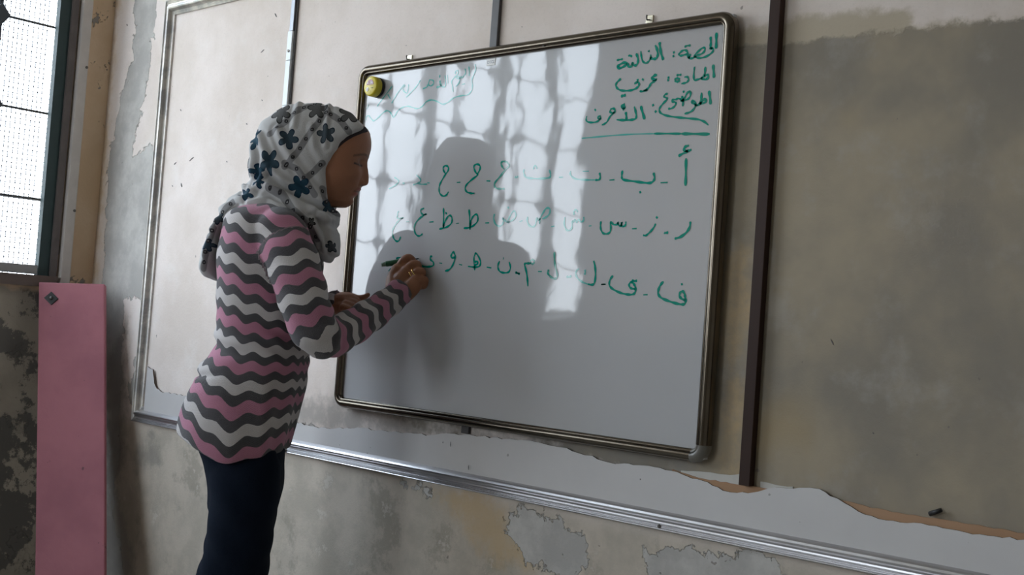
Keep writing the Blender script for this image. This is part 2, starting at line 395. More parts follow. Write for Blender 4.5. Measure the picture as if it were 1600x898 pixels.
for xx in (-3.52, -2.95, -2.38): MB().box(xx-.03, xx+.03, -5.33, -5.27, 1.06, 2.74).build('mullion', MAT_FRAME, w2)
MB().box(-3.55, -2.35, -5.33, -5.27, 2.74, 2.8).build('frame_top', MAT_FRAME, w2)
t1 = MB().box(XL-.005, XL+.030, -.128, -.094, WZ0-.03, WZ1+.05).build('trim_1', MAT_TRIM, bevel=.004); tag(t1, 'chipped white painted window trim', kind='structure')
for zz in (1.44, 1.93):
    MB().cyl((XL+.028, -.10, zz), (1, 0, 0), .005, .004, 8).build('nail_head', MAT_SCREW, t1)

# ------------------------------------------------------------------ remains of the old board on the wall
ob = empty('old_board_frame', (-2.3, 0, .78)); tag(ob, 'remains of an old wall board: grooved aluminium edging around torn white sheet', 'board frame')
def child(o): o.parent = ob; o.matrix_parent_inverse = ob.matrix_world.inverted() if False else Matrix.Translation((2.3, 0, -.78)); return o
prof = [(0,0),(0,-.006),(.003,-.008),(.004,-.0065),(.006,-.0085),(.007,-.007),(.009,-.009),(.0105,-.008),(.012,-.010),(.0145,-.015),(.018,-.0195),(.022,-.0215),(.026,-.0205),(.029,-.016),(.031,-.012),
        (.034,-.010),(.037,-.0105),(.040,-.013),(.0415,-.0118),(.043,-.0135),(.0445,-.0122),(.046,-.014),(.0475,-.0125),(.049,-.0135),(.051,-.012),(.051,0)]
def mould(p0, p1, inward, mat, name):
    # p0,p1 in wall plane (x,z), profile starts at the inner edge and runs away from 'inward'
    d = np.array([p1[0]-p0[0], p1[1]-p0[1]]); L_ = np.linalg.norm(d); d /= L_; n_ = -np.array(inward, float)
    wd = .051
    vs = []
    for end in (0, 1):
        for (u, y) in prof:
            mit = (u if end == 0 else -u)*-1
            if name[1] == 'free': mit = 0
            base_ = np.array(p0 if end == 0 else p1)
            q = base_+n_*u+d*(mit if end == 0 else mit)
            vs.append((q[0], y-.0005, q[1]))
    n = len(prof); fs = [(k, k+1, n+k+1, n+k) for k in range(n-1)]+[tuple(range(n)), tuple(range(2*n-1, n-1, -1)), (0, n, 2*n-1, n-1)]
    o = MB().add(vs, fs).build(name[0], mat); return child(o)
zi = .815; xi = -3.45; zt = 2.085
mould((xi, zi), (2.2, zi), (0, 1), MAT_ALU, ('bottom_edging', ''))
mould((xi, zt), (xi, zi), (1, 0), MAT_ALU_OLD, ('side_edging', ''))
mould((2.2, zt), (xi, zt), (0, -1), MAT_ALU_OLD, ('top_edging', ''))
for px, py in ((447,704),(1030,822)):
    p = on_y(px, py, -.013); child(MB().cyl((p[0], -.0125, p[2]), (0,-1,0), .0045, .003, 12, .003).build('screw', MAT_SCREW))
# torn sheet of white laminate that is still held by the bottom edging
def sheet(name, top, zbot, yf, th, mat, mate=None):
    pts = top; n = len(pts)
    vs = []; fs = []
    for (x, z) in pts: vs += [(x, yf, z), (x, yf, zbot), (x, yf+th, z), (x, yf+th, zbot)]
    for i in range(n-1):
        a, b = 4*i, 4*(i+1)
        fs += [(a, b, b+1, a+1), (a+2, a+3, b+3, b+2), (a, a+2, b+2, b), (a+1, b+1, b+3, a+3)]
    fs += [(0,1,3,2), (4*n-4, 4*n-2, 4*n-1, 4*n-3)]
    o = MB().add(vs, fs).build(name, mat)
    if mate:
        o.data.materials.append(mate)
        for p in o.data.polygons:
            if abs(p.normal[1]) < .5: p.material_index = 1
    return o
def ragged(pts, y, step=.012, amp=.0022):
    W = [on_y(px, py, y) for px, py in pts]; W = [(p[0], p[2]) for p in W]; o = [W[0]]
    for a, b in zip(W[:-1], W[1:]):
        k = max(1, int(math.hypot(b[0]-a[0], b[1]-a[1])/step))
        for j in range(1, k+1): o.append((a[0]+(b[0]-a[0])*j/k+random.uniform(-amp, amp)*(j < k)*.4, a[1]+(b[1]-a[1])*j/k+random.uniform(-amp, amp)*(j < k)))
    return o
top = ragged([(228.5,572),(237,577),(239,598),(243,607),(250,612),(272,615),(290,619),(330,628),(400,645),(440,650),(460,659),(478,664),(492,667),(514,670),(540,668),(562,668),(589,672),(621,675),(640,676),(669,680),(690,677),(709,677.5),(737,680),(789,685.5),(840,691),(884,700),(900,707),(912,711),(924,712),(940,720),(952,723),(988,726.6),(1030,731),(1064,741),(1096,751),(1112,759),(1127.6,766.5),(1150,770),(1167,770.5),(1183,768),(1199,763),(1220,762),(1247,762),(1265,762),(1279,764),(1288,769),(1295,775),(1318,786),(1339,799),(1360,806),(1383,813),(1450,821),(1518,835),(1600,843),(1700,858)], -.014)
lam = child(sheet('torn_sheet', top, .80, -.010, .004, MAT_LAM, MAT_LAM_EDGE)); lam['label'] = 'ragged white laminate strip'
def strip_tb(name, tp, bt, y, th, mat):
    a = ragged(tp, y, .012, .0012); b = ragged(bt, y, .012, .0012)
    poly = a+b[::-1]
    bm_ = bmesh.new(); vv = [bm_.verts.new((x, y, z)) for x, z in poly]; f = bm_.faces.new(vv)
    r = bmesh.ops.extrude_face_region(bm_, geom=[f]); 
    for v in r['geom']:
        if isinstance(v, bmesh.types.BMVert): v.co.y += th
    bmesh.ops.triangulate(bm_, faces=[q for q in bm_.faces if len(q.verts) > 4]); bmesh.ops.recalc_face_normals(bm_, faces=bm_.faces)
    me_ = bpy.data.meshes.new(name); bm_.to_mesh(me_); bm_.free(); me_.materials.append(mat)
    o_ = bpy.data.objects.new(name, me_); COL.objects.link(o_); return o_
child(strip_tb('fibreboard_backing', [(1050,733),(1064,738),(1100,748),(1159,757),(1190,762),(1215,765),(1307,779),(1359,793),(1439,807),(1518,819),(1600,833),(1700,848)], [(1050,760),(1100,775),(1200,790),(1300,800),(1400,830),(1600,860),(1700,875)], -.0055, .004, MAT_FIBRE))['label'] = 'brown fibreboard layer behind the torn sheet'
child(strip_tb('white_filler', [(1064,735),(1100,737),(1140,742),(1157,740)], [(1064,748),(1120,756),(1157,764)], -.0025, .002, MAT_FILLER))
child(strip_tb('white_filler', [(1188,752),(1210,757),(1239,760)], [(1188,770),(1239,775)], -.0025, .002, MAT_FILLER))
# joint battens of the old board
def batten(name, px0, px1, xa, z0, z1, th, mat, label):
    o = MB().box(xa[0], xa[1], -th-.0008, -.0008, z0, z1).build(name, mat, bevel=.0015); tag(o, label, 'batten'); return o
p = on_y(1218, 0); q = on_y(1171, 756)
batten('wooden_batten', 0, 0, (-1.224, -1.200), .882, zt-.001, .018, MAT_WOOD, 'dark brown vertical wooden batten on the wall right of the whiteboard')
xm = -1.983
ab = batten('metal_batten', 0, 0, (xm-.012, xm+.012), on_y(731, 681)[2]+.006, zt-.001, .009, MAT_STRIP_DARK, 'dark metal strip on the wall above the middle of the whiteboard')
aw = empty('white_batten', (-2.796, 0, .88)); tag(aw, 'thin white and grey metal strip behind the woman, left of the whiteboard', 'batten')
def ch2(o): o.parent = aw; o.matrix_parent_inverse = Matrix.Translation((2.796, 0, -.88)); return o
zc = on_y(456, 50)[2]
ch2(MB().box(-2.806, -2.790, -.012, -.0008, zc, zt-.001).build('grey_strip', MAT_STRIP_GREY))
zz = zc
for k in range(6):
    L_ = (.085, .13, .20, .24, .2, .20)[k]; ch2(MB().box(-2.811, -2.790, -.013, -.0008, max(.885, zz-L_), zz-.0015).build('white_strip', MAT_STRIP_WHITE, bevel=.0008)); zz -= L_
ch2(MB().box(-2.789, -2.784, -.006, -.0008, .88, zt-.001).build('painted_shadow_strip', MAT_STRIP_DARK))  # dark strip standing in for the shadow beside the white strip
p = on_y(452, 82); ch2(MB().cyl((-2.800, -.013, p[2]), (0,-1,0), .004, .003, 10).build('screw', MAT_SCREW))

# dead nails and plugs in the wall
for i, (px, py, r, lab) in enumerate([(1464,800,.009,'dark wall plug stub below the grey field at far right'),(1003,741,.0028,'small dark nail head in torn white sheet below whiteboard')][:1]):
    p = on_y(px, py); a = MB().tube([(p[0]-.010, -.006, p[2]-.004), (p[0]+.011, -.009, p[2]+.006)], [.0045, .0038], 8).build('wall_plug', MAT_BLACK, None, True); tag(a, lab, 'wall plug')
for px, py, lab in [(637,89,'small pale metal hook above the upper left of the whiteboard'),(1012,27,'small metal hook above the upper right of the whiteboard')]:
    p = on_y(px, py, -.01); h_ = empty('wall_hook', (p[0], 0, p[2])); tag(h_, lab, 'hook')
    MB().box(-.009, .009, -.004, -.0005, -.012, .006).build('hook_plate', MAT_BRASS, h_, bevel=.001)
    MB().tube([(0, -.004, -.004), (0, -.012, -.006), (0, -.014, 0), (0, -.013, .004)], .0018, 6).build('hook_arm', MAT_SCREW, h_, True)

# ------------------------------------------------------------------ pink board leaning in the corner
def on_fh(px, py, off):      # vertical plane at horizontal depth 'off' from the camera
    d = ray(px, py); return CAM+d*(off/(d@FH))
PT = 3.90; PB = 3.60
tl, tr_ = on_fh(60, 446, PT), on_fh(163, 449, PT); bl, br_ = on_fh(54, 898, PB), on_fh(163, 898, PB)
kk = tl[2]/(tl[2]-bl[2]); bl2 = tl+(bl-tl)*kk; kk = tr_[2]/(tr_[2]-br_[2]); br2 = tr_+(br_-tr_)*kk
zt_ = (tl[2]+tr_[2])/2
ux = (tr_-tl); ux[2] = 0; ux /= np.linalg.norm(ux); dn = (bl2+br2)/2-(tl+tr_)/2; dn /= np.linalg.norm(dn); nn = np.cross(ux, dn); nn /= np.linalg.norm(nn)
if nn@FH > 0: nn = -nn      # nn points to the room
pk_ = empty('pink_board', tuple(((bl2+br2)/2)*[1,1,0])); tag(pk_, 'long pink painted wooden board leaning in the corner below the window', 'board')
org = np.array([*((bl2+br2)/2)[:2], 0])
mb = MB(); vs = [p_-org for p_ in (tl, tr_, br2, bl2)]; vs += [p_-nn*.024 for p_ in vs]
vs = [np.array([a[0], a[1], a[2]+.012]) for a in vs]
mb.add(vs, [(0,1,2,3),(4,7,6,5),(0,4,5,1),(1,5,6,2),(2,6,7,3),(3,7,4,0)]); mb.build('panel', MAT_PINK, pk_, bevel=.004)
rr_ = ray(80, 472); c = CAM+rr_*(((tl-CAM)@nn)/(rr_@nn))+np.array([0,0,.012])-org; s_ = .024; dv = -dn; e1 = ux
q = [c+nn*.004+(e1*a+dv*b)*s_ for a, b in ((-1,0),(0,-1),(1,0),(0,1))]; mb = MB(); mb.add(q+[a-nn*.012 for a in q], [(0,1,2,3),(4,7,6,5),(0,4,5,1),(1,5,6,2),(2,6,7,3),(3,7,4,0)])
dm = mb.build('diamond_plate', MAT_BLACK, pk_, bevel=.002); MB().cyl(c+nn*.003, nn, .006, .004, 14).build('bolt', MAT_SCREW, dm, True)

# gouges and scuffs in the plaster
wf = bpy.data.objects['wall_front']
for (x0, y0, x1, y1, r) in [(295,252,303,245,.0035),(283,287,284,291,.006),(272,257,275,254,.004),(269,290,270,291,.003),(430,22,432,26,.004),(408,82,412,78,.003),(409,156,410,157,.003),(282,171,283,173,.003),(354,252,355,253,.003),(385,193,386,194,.003),(704,690,704,697,.0016),(732,727,732,734,.0016),(692,690,692,692,.0016),(1000,748,1001,749,.002),(1298,530,1302,538,.0022),(198,38,199,40,.004),(1364,676,1365,677,.002)]:
    f_ = -.0145 if 660 < y0 < 760 and x0 < 1100 else -.0006
    A = on_y(x0, y0, f_); B = on_y(x1, y1, f_); m_ = (A+B)/2; d_ = (B-A)[[0,2]]; L_ = np.linalg.norm(d_); d_ = d_/L_; n_ = np.array([-d_[1], d_[0]])
    pl = []
    for k in range(9):
        an = 2*math.pi*k/9; rr = random.uniform(.75, 1.2); q_ = m_[[0,2]]+d_*math.cos(an)*(L_/2+r*.5)*rr+n_*math.sin(an)*r*.5*rr; pl.append(tuple(q_))
    o = MB().prism(pl, lambda u, v, q: (u, q, v), f_-.0004, f_+.0004).build('plaster_gouge', MAT_BLACK if r < .002 else MAT_FRAME_BR, wf if f_ > -.01 else ob)
    if f_ < -.01: o.name = 'speck'; o.matrix_parent_inverse = Matrix.Translation((2.3, 0, -.78))
# ------------------------------------------------------------------ whiteboard
BX0, BX1, BZ0, BZ1 = -2.456, -1.294, .912, 1.813; BY = -.022; FW = .0265
wb = empty('whiteboard', ((BX0+BX1)/2, 0, BZ0)); tag(wb, 'large whiteboard in a bronze metal frame covered with green Arabic handwriting', 'whiteboard')
WOFF = Matrix.Translation((-(BX0+BX1)/2, 0, -BZ0))
def wch(o): o.parent = wb; o.matrix_parent_inverse = WOFF; return o
mb = MB(); nxg, nzg = 2, 2
mb.box(BX0+.008, BX1-.008, BY, -.0115, BZ0+.008, BZ1-.008); surf = wch(mb.build('writing_surface', MAT_BOARD)); surf['label'] = 'glossy white enamel panel'
RC = .036
FP = [(0,-.0115),(0,-.020),(.0015,-.027),(.005,-.0325),(.011,-.0355),(.0170,-.0358),(.0184,-.0340),(.0188,-.0285),(.0202,-.0285),(.0207,-.0320),(.0230,-.0312),(FW,-.0285),(FW,BY+.001)]
def side(p0, p1, nin, name):
    d = np.array(p1)-np.array(p0); vs = []
    for e in (p0, p1):
        for u, y in FP: vs.append((e[0]+nin[0]*u, y, e[1]+nin[1]*u))
    n = len(FP); fs = [(k, k+1, n+k+1, n+k) for k in range(n-1)]
    o = wch(MB().add(vs, fs).build(name, MAT_BRONZE)); smooth(o.data); return o
side((BX0+RC, BZ1), (BX1-RC, BZ1), (0,-1), 'frame_side'); side((BX0+RC, BZ0), (BX1-RC, BZ0), (0,1), 'frame_side')
side((BX0, BZ0+RC), (BX0, BZ1-RC), (1,0), 'frame_side'); side((BX1, BZ0+RC), (BX1, BZ1-RC), (-1,0), 'frame_side')
for cx_, cz_, a0, mt in ((BX0+RC, BZ0+RC, math.pi, MAT_BRONZE), (BX1-RC, BZ0+RC, 1.5*math.pi, MAT_CAP), (BX1-RC, BZ1-RC, 0, MAT_BRONZE), (BX0+RC, BZ1-RC, .5*math.pi, MAT_BRONZE)):
    K = 12; vs = []
    for k in range(K+1):
        a = a0+math.pi/2*k/K
        for u, y in FP: r = RC-u+(.0012 if mt is MAT_CAP else 0); vs.append((cx_+r*math.cos(a), y-(.0012 if mt is MAT_CAP else 0), cz_+r*math.sin(a)))
    n = len(FP); fs = [(k*n+j, k*n+j+1, (k+1)*n+j+1, (k+1)*n+j) for k in range(K) for j in range(n-1)]
    o = wch(MB().add(vs, fs).build('corner_cap', mt)); smooth(o.data)
    if mt is MAT_CAP: o['label'] = 'grey translucent plastic corner'
for x, z in ((BX0+.020, BZ0+.028), (BX1-.020, BZ1-.026), (-1.80, BZ1-.0185)):
    wch(MB().cyl((x, -.029, z), (0,-1,0), .0028, .003, 10).build('rivet', MAT_BLACK))

# handwriting, laid as thin ink ribbons on the enamel
def stroke(mbk, pts, wd=.0043, taper=True):
    if len(pts) == 2 and math.dist(*pts) < 3.2:          # a dot
        (ax, ay), (bx, by) = pts; l = math.dist(*pts)+1e-6; k = 1.7/l; mx, my = (ax+bx)/2, (ay+by)/2
        pts = [(mx+(ax-mx)*2*k, my+(ay-my)*2*k), (mx+(bx-mx)*2*k, my+(by-my)*2*k)]; wd = max(wd, .0052); taper = False
    P, _ = resample([(*p, 0) for p in pts], 1, 5) if len(pts) > 2 else (np.array([(*p, 0) for p in pts], float), 0)
    Wp = np.array([on_y(p[0], p[1], BY-.0006)[[0, 2]] for p in P]); n = len(Wp)
    L0 = len(mbk.v); vs = []
    for i in range(n):
        t = Wp[min(i+1, n-1)]-Wp[max(i-1, 0)]; t /= np.linalg.norm(t)+1e-9; q = np.array([-t[1], t[0]])
        hw = wd/2*(1-.25*math.sin(i*.9+len(pts)))
        if taper and i in (0, n-1): hw *= .6
        a, b = Wp[i]+q*hw, Wp[i]-q*hw; vs += [(a[0], BY-.0006, a[1]), (b[0], BY-.0006, b[1])]
    mbk.add(vs, [(2*i, 2*i+1, 2*i+3, 2*i+2) for i in range(n-1)])
def write(label, sets, mat=None, wd=.0043):
    L_ = []
    for (ox, oy, sc_, lines) in sets:
        for ln_ in lines:
            w_ = wd
            if isinstance(ln_, tuple): w_, ln_ = ln_
            L_.append((w_, [(ox+x/sc_, oy+y/sc_) for x, y in ln_]))
    # strokes that touch or nearly touch make one letter or word
    D = [resample([(*p, 0) for p in l[1]], 1, 4)[0][:, :2] for l in L_]; par = list(range(len(L_)))
    def root(i):
        while par[i] != i: i = par[i]
        return i
    for i in range(len(L_)):
        for j in range(i):
            if np.min(np.linalg.norm(D[i][:, None]-D[j][None], axis=2)) < 5.2: par[root(i)] = root(j)
    groups = {}
    for i in range(len(L_)): groups.setdefault(root(i), []).append(i)
    for g in groups.values():
        mbk = MB()
        for i in g: stroke(mbk, L_[i][1], L_[i][0])
        ext = max(np.ptp(np.vstack([D[i] for i in g]), axis=0))
        nm = 'underline' if 'line below' in label or 'underline' in label or 'wavy' in label else ('pen_dash' if ext < 13 else ('handwritten_letter' if 'letter' in label else 'handwritten_word'))
        me_ = bpy.data.meshes.new(nm); me_.from_pydata(mbk.v, [], mbk.f); me_.update(); me_.materials.append(mat or MAT_INK)
        bm_ = bmesh.new(); bm_.from_mesh(me_)
        for f in bm_.faces:
            f.normal_update()
            if f.normal.y > 0: f.normal_flip()
        bm_.to_mesh(me_); bm_.free()
        o_ = bpy.data.objects.new(nm, me_); COL.objects.link(o_); wch(o_)
def ring_(cx, cy, rx, ry, a0=0, k=8, turn=1.0): return [(cx+rx*math.cos(math.radians(a0)+2*math.pi*turn*i/k), cy+ry*math.sin(math.radians(a0)+2*math.pi*turn*i/k)) for i in range(k+1)]
write('green handwritten first heading line', [(950, 40, 8.889, [
    (.006, [(1505,95),(1503,200),(1500,320)]), (.0055, [(1424,152),(1428,230),(1425,290),(1440,330)]),
    [(1405,318),(1440,312),(1462,335),(1440,375),(1370,425),(1290,448),(1225,440),(1200,420),(1240,370),(1310,310),(1345,318),(1330,365),(1280,400),(1235,410),(1215,430),(1170,452),(1120,448),(1150,395)],
    [(1140,440),(1108,440),(1110,390),(1085,345),(1040,345),(1000,375),(985,400),(1010,418),(1060,405),(1105,395)],
    [(1060,295),(1100,280),(1148,276)], (.005, [(912,365),(915,378)]), (.005, [(905,415),(910,432)]),
    (.006, [(716,228),(722,300),(738,390),(768,478)]), (.0058, [(655,270),(680,330),(690,400),(672,450),(640,462),(600,455),(580,440)]),
    [(592,400),(590,450),(560,500),(520,520),(480,490),(462,420),(455,350)], (.0045, [(560,365),(565,355),(578,352)]),
    (.0055, [(390,385),(412,440),(415,500),(395,545),(360,550),(335,520),(325,560),(290,572),(262,520),(215,515),(150,550),(130,575),(165,590),(230,560),(262,525)]),
    [(285,430),(300,412),(335,432)], [(120,480),(165,470),(205,465)]])])
write('green handwritten second heading line', [(950, 40, 8.889, [
    (.0058, [(1460,540),(1465,630),(1472,725)]), (.005, [(1352,570),(1345,650),(1330,700),(1300,728),(1350,748),(1392,720),(1385,685),(1355,690),(1335,705)]),
    [(1310,725),(1250,745),(1200,755),(1190,690),(1200,570)], [(1060,715),(1100,712),(1120,745),(1095,785),(1050,800),(1018,805)],
    (.005, ring_(962,755,30,24)), [(950,690),(985,684),(1020,682)], [(838,712),(838,730)], [(832,750),(836,762)],
    (.0062, [(682,690),(655,688),(622,712),(612,740),(640,750),(680,745)]), (.005, [(675,752),(640,775),(600,800),(570,850),(535,888),(490,905)]), [(480,745),(486,750)],
    (.005, [(412,740),(408,775),(380,800),(365,800)]), (.0048, [(405,780),(430,800),(425,835),(390,870),(330,895),(250,905),(170,895),(125,865),(108,825),(130,780),(180,735)])]),
    (900, 120, 6.957, [(.0062, [(487,213),(515,203),(540,200)]), [(690,155),(730,158),(775,140)]])])
write('green handwritten third heading line', [(900, 120, 6.957, [
    (.006, [(1445,150),(1455,220),(1463,300)]), (.005, [(1365,170),(1360,240),(1350,285),(1400,280),(1412,245),(1390,245),(1355,285),(1310,315)]),
    [(1320,315),(1290,300),(1258,275),(1262,260),(1290,270),(1300,310),(1270,360),(1225,388),(1178,402)],
    [(1240,150),(1245,190),(1225,235),(1180,255),(1140,262),(1175,240),(1205,180),(1240,150)], [(1145,210),(1165,240),(1160,320)], [(1168,158),(1170,165)],
    [(1150,250),(1115,235),(1085,245),(1050,250),(1045,270),(1075,275),(1085,290),(1065,325),(1030,345),(1000,345)],
    (.0045, [(998,182),(970,190),(958,215),(985,230),(990,245),(950,285),(915,330),(905,365),(930,400),(1000,425),(1100,440),(1210,450),(1320,462),(1390,485),(1440,525)]),
    (.006, [(835,303),(838,312)]), (.006, [(863,374),(868,380)]),
    (.006, [(704,315),(720,380),(745,462)]), (.005, [(632,322),(648,380),(655,430),(640,458),(590,468),(510,470),(440,466)]), (.0055, [(540,380),(545,420),(548,465)]),
    (.0062, [(532,298),(505,310),(500,335),(530,335),(505,358)]),
    (.0048, [(372,352),(410,345),(425,375),(400,392),(370,380),(375,355)]), [(420,380),(370,430),(335,490),(300,515),(280,520)],
    (.004, [(268,425),(245,430),(240,455),(268,455),(262,430)]), (.004, [(268,445),(240,480),(190,495),(130,490),(110,465),(118,425)]), [(207,357),(211,362)]])])
write('straight green underline below the heading', [(900, 120, 6.957, [(.0058, [(1455,622),(1300,620),(1150,618)]), (.0045, [(1150,618),(1000,617),(850,617)])])])
write('pale left end of the underline', [(900, 120, 6.957, [(.0032, [(850,617),(600,624),(400,637),(200,655),(60,668)])])], MAT_INK_PALE)
write('pale green handwritten date line', [(570, 90, 8.395, [
    [(1365,115),(1370,180),(1368,240)], [(1315,145),(1322,200),(1300,235),(1270,265),(1258,240)], [(1262,260),(1230,275),(1200,262),(1215,240),(1245,270),(1235,330),(1190,380)], (.005, [(1275,352),(1312,342)]),
    [(1185,215),(1190,180),(1218,172),(1222,205),(1200,235),(1175,260),(1140,310),(1148,370),(1158,450)], [(1085,225),(1090,340)], [(1052,232),(1058,330),(1050,380),(1010,378),(985,350)],
    [(990,230),(978,245),(985,260)], (.005, [(985,300),(988,340),(1000,368),(940,390)]), [(850,290),(895,300),(900,340),(865,370),(835,350),(850,285)], [(815,355),(820,380),(760,410)],
    [(728,295),(690,360),(630,430),(560,500),(540,520)], [(575,350),(568,410),(550,465),(500,420),(530,360)], [(520,350),(440,450),(390,530),(350,600)], [(360,375),(280,480),(210,570),(160,640)], [(300,480),(318,510),(335,545)],
    (.005, [(215,420),(210,500)]), (.005, [(215,425),(240,465)]), (.005, [(155,490),(172,525)]), [(52,615),(25,675)]])], MAT_INK_PALE, .0034)
write('wavy green line under the date with a tall bracket', [(570, 90, 8.395, [
    [(1445,85),(1455,150),(1430,220),(1405,290),(1410,360),(1400,430),(1350,485),(1260,500),(1160,530),(1090,585),(1020,610),(950,575),(880,555),(810,575),(750,640),(690,668),(630,655),(560,638),(490,655),(430,700),(375,782),(340,725),(290,695),(230,730),(170,790),(115,828),(75,790),(50,760),(18,775),(15,825)]])], MAT_INK_PALE, .0034)
write('first row of green alphabet letters', [(930, 220, 9.975, [
    (.0056, [(1462,72),(1410,88),(1380,125),(1400,155),(1450,155),(1500,135)]), (.0056, [(1450,155),(1370,195),(1295,238)]), (.006, [(1415,270),(1412,480),(1406,700)]),
    (.0055, [(1018,652),(1130,646)]), (.0052, [(907,495),(925,570),(905,625),(855,655),(750,650),(600,630),(450,608),(418,580),(414,540),(424,460)]), (.005, [(698,795),(702,802)]),
    (.0055, [(220,612),(300,605)]), (.0048, [(66,495),(78,560),(60,605),(0,610)])])])
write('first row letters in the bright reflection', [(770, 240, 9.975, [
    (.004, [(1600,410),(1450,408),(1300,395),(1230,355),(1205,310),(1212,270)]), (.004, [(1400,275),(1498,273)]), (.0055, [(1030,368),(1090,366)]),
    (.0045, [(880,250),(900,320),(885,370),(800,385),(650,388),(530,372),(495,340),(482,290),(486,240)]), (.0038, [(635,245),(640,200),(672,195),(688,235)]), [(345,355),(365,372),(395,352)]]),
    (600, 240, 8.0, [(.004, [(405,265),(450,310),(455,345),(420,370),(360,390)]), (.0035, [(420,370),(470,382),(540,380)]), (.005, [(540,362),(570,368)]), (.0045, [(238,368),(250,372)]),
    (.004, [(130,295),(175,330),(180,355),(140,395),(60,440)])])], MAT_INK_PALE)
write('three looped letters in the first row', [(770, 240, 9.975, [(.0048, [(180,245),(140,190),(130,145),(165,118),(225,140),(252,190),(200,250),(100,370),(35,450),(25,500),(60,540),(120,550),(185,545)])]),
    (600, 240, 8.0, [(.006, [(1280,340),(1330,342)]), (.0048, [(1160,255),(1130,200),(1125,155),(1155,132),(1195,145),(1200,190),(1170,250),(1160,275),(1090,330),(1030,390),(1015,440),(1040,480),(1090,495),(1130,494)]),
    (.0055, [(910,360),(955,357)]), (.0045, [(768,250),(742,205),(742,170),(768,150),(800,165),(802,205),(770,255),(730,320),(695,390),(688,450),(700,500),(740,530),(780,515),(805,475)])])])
write('second row of green alphabet letters', [(920, 320, 8.889, [
    (.0055, [(1412,230),(1400,310),(1350,385),(1270,445),(1190,470)]), (.0052, [(1048,382),(1062,390),(1105,382)]), (.0045, [(930,260),(890,330),(830,395),(790,425),(752,420)]), (.0045, [(940,172),(948,178)]),
    (.006, [(600,332),(665,328)]), (.0045, [(515,230),(510,275),(480,300),(450,280),(455,245),(450,285),(420,285),(400,240),(400,265),(350,275),(300,240),(305,320),(290,380),(245,403),(195,390),(168,340),(162,280),(170,225)])]),
    (600, 310, 8.889, [(.006, [(1405,340),(1460,338)]), (.0052, [(1180,150),(1190,260),(1195,435)]), (.0045, [(1105,412),(1180,405),(1250,370),(1300,310),(1300,240),(1270,220),(1230,260),(1205,320),(1200,390)]),
    (.0045, [(1000,348),(1040,342)]), (.0048, [(825,130),(828,240),(822,410)]), (.0045, [(765,425),(820,412),(890,385),(940,330),(940,260),(910,235),(870,275),(835,350),(822,410)]), [(860,200),(864,206)],
    (.0055, [(628,328),(688,322)]), (.0045, [(555,135),(515,155),(512,195),(545,225),(585,215),(540,240),(460,310),(420,390),(425,460),(455,510),(495,520),(535,490)]), (.0048, [(305,325),(348,325)]),
    (.0045, [(185,245),(180,265),(210,275),(265,270),(210,300),(150,380),(118,450),(125,530),(160,585),(200,590),(232,530)])])])
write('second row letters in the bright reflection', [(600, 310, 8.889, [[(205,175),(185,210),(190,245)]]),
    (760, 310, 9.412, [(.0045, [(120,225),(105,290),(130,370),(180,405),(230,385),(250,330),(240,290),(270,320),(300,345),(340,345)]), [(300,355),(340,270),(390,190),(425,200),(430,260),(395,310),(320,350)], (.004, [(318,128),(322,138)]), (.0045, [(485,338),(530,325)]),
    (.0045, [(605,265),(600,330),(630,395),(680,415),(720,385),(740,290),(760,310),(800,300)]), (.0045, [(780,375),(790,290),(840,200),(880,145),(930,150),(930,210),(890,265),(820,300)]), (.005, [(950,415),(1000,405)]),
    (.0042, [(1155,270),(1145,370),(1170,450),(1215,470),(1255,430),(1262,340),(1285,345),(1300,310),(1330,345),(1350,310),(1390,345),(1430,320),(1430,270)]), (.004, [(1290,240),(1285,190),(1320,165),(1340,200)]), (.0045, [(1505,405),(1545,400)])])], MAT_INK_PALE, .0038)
write('third row of green alphabet letters', [(930, 420, 10.0, [
    (.004, [(1352,225),(1354,250)]), (.0055, [(1410,490),(1350,465),(1315,420),(1330,370),(1365,350),(1395,390),(1405,440),(1415,490),(1395,545),(1340,553),(1240,532),(1130,495),(1030,450),(985,390),(990,320),(1020,250),(1068,195)]),
    (.0058, [(750,405),(820,402)]), (.005, [(570,180),(615,190),(655,182)]), (.005, [(630,310),(580,310),(540,285),(530,245),(555,208),(590,220),(620,265),(632,310),(620,370),(580,398),(500,398),(400,375),(300,330),(235,280),(220,220),(240,150),(280,105)]), (.0055, [(92,242),(155,238)])]),
    (800, 380, 9.975, [(.005, [(1390,640),(1460,638)]), (.0052, [(1272,270),(1295,380),(1300,500),(1285,610),(1250,645),(1180,635)]), (.005, [(660,135),(662,260),(680,380),(702,480),(695,540),(650,550),(600,520),(562,475),(560,440),(575,412)]), (.005, [(405,438),(465,440)]),
    (.005, ring_(318,288,28,32)), (.0052, [(300,312),(250,312),(205,315),(200,350),(225,450),(240,560),(248,672)]), (.005, [(50,452),(85,465),(122,480)])]),
    (640, 380, 8.889, [(.0052, [(1472,402),(1530,425)]), (.004, [(1303,192),(1300,225)]), (.0045, [(1380,255),(1400,330),(1380,395),(1320,410),(1260,395),(1230,350),(1228,300),(1250,245)]), (.0058, [(1070,330),(1135,342)]),
    (.0045, [(920,125),(895,190),(895,260),(905,375)]), (.0045, [(920,130),(965,200),(985,270),(965,320),(900,330),(810,320)]), (.005, [(905,260),(940,250),(940,290),(905,300)]), (.0052, [(685,292),(730,302)]),
    (.005, [(630,195),(585,200),(578,165),(605,120),(628,160),(630,210),(600,300),(550,365),(490,385)]), (.005, [(412,272),(452,280)]), (.0048, [(315,185),(290,185),(290,225),(330,265),(325,310),(260,325),(180,318),(120,290)])])])
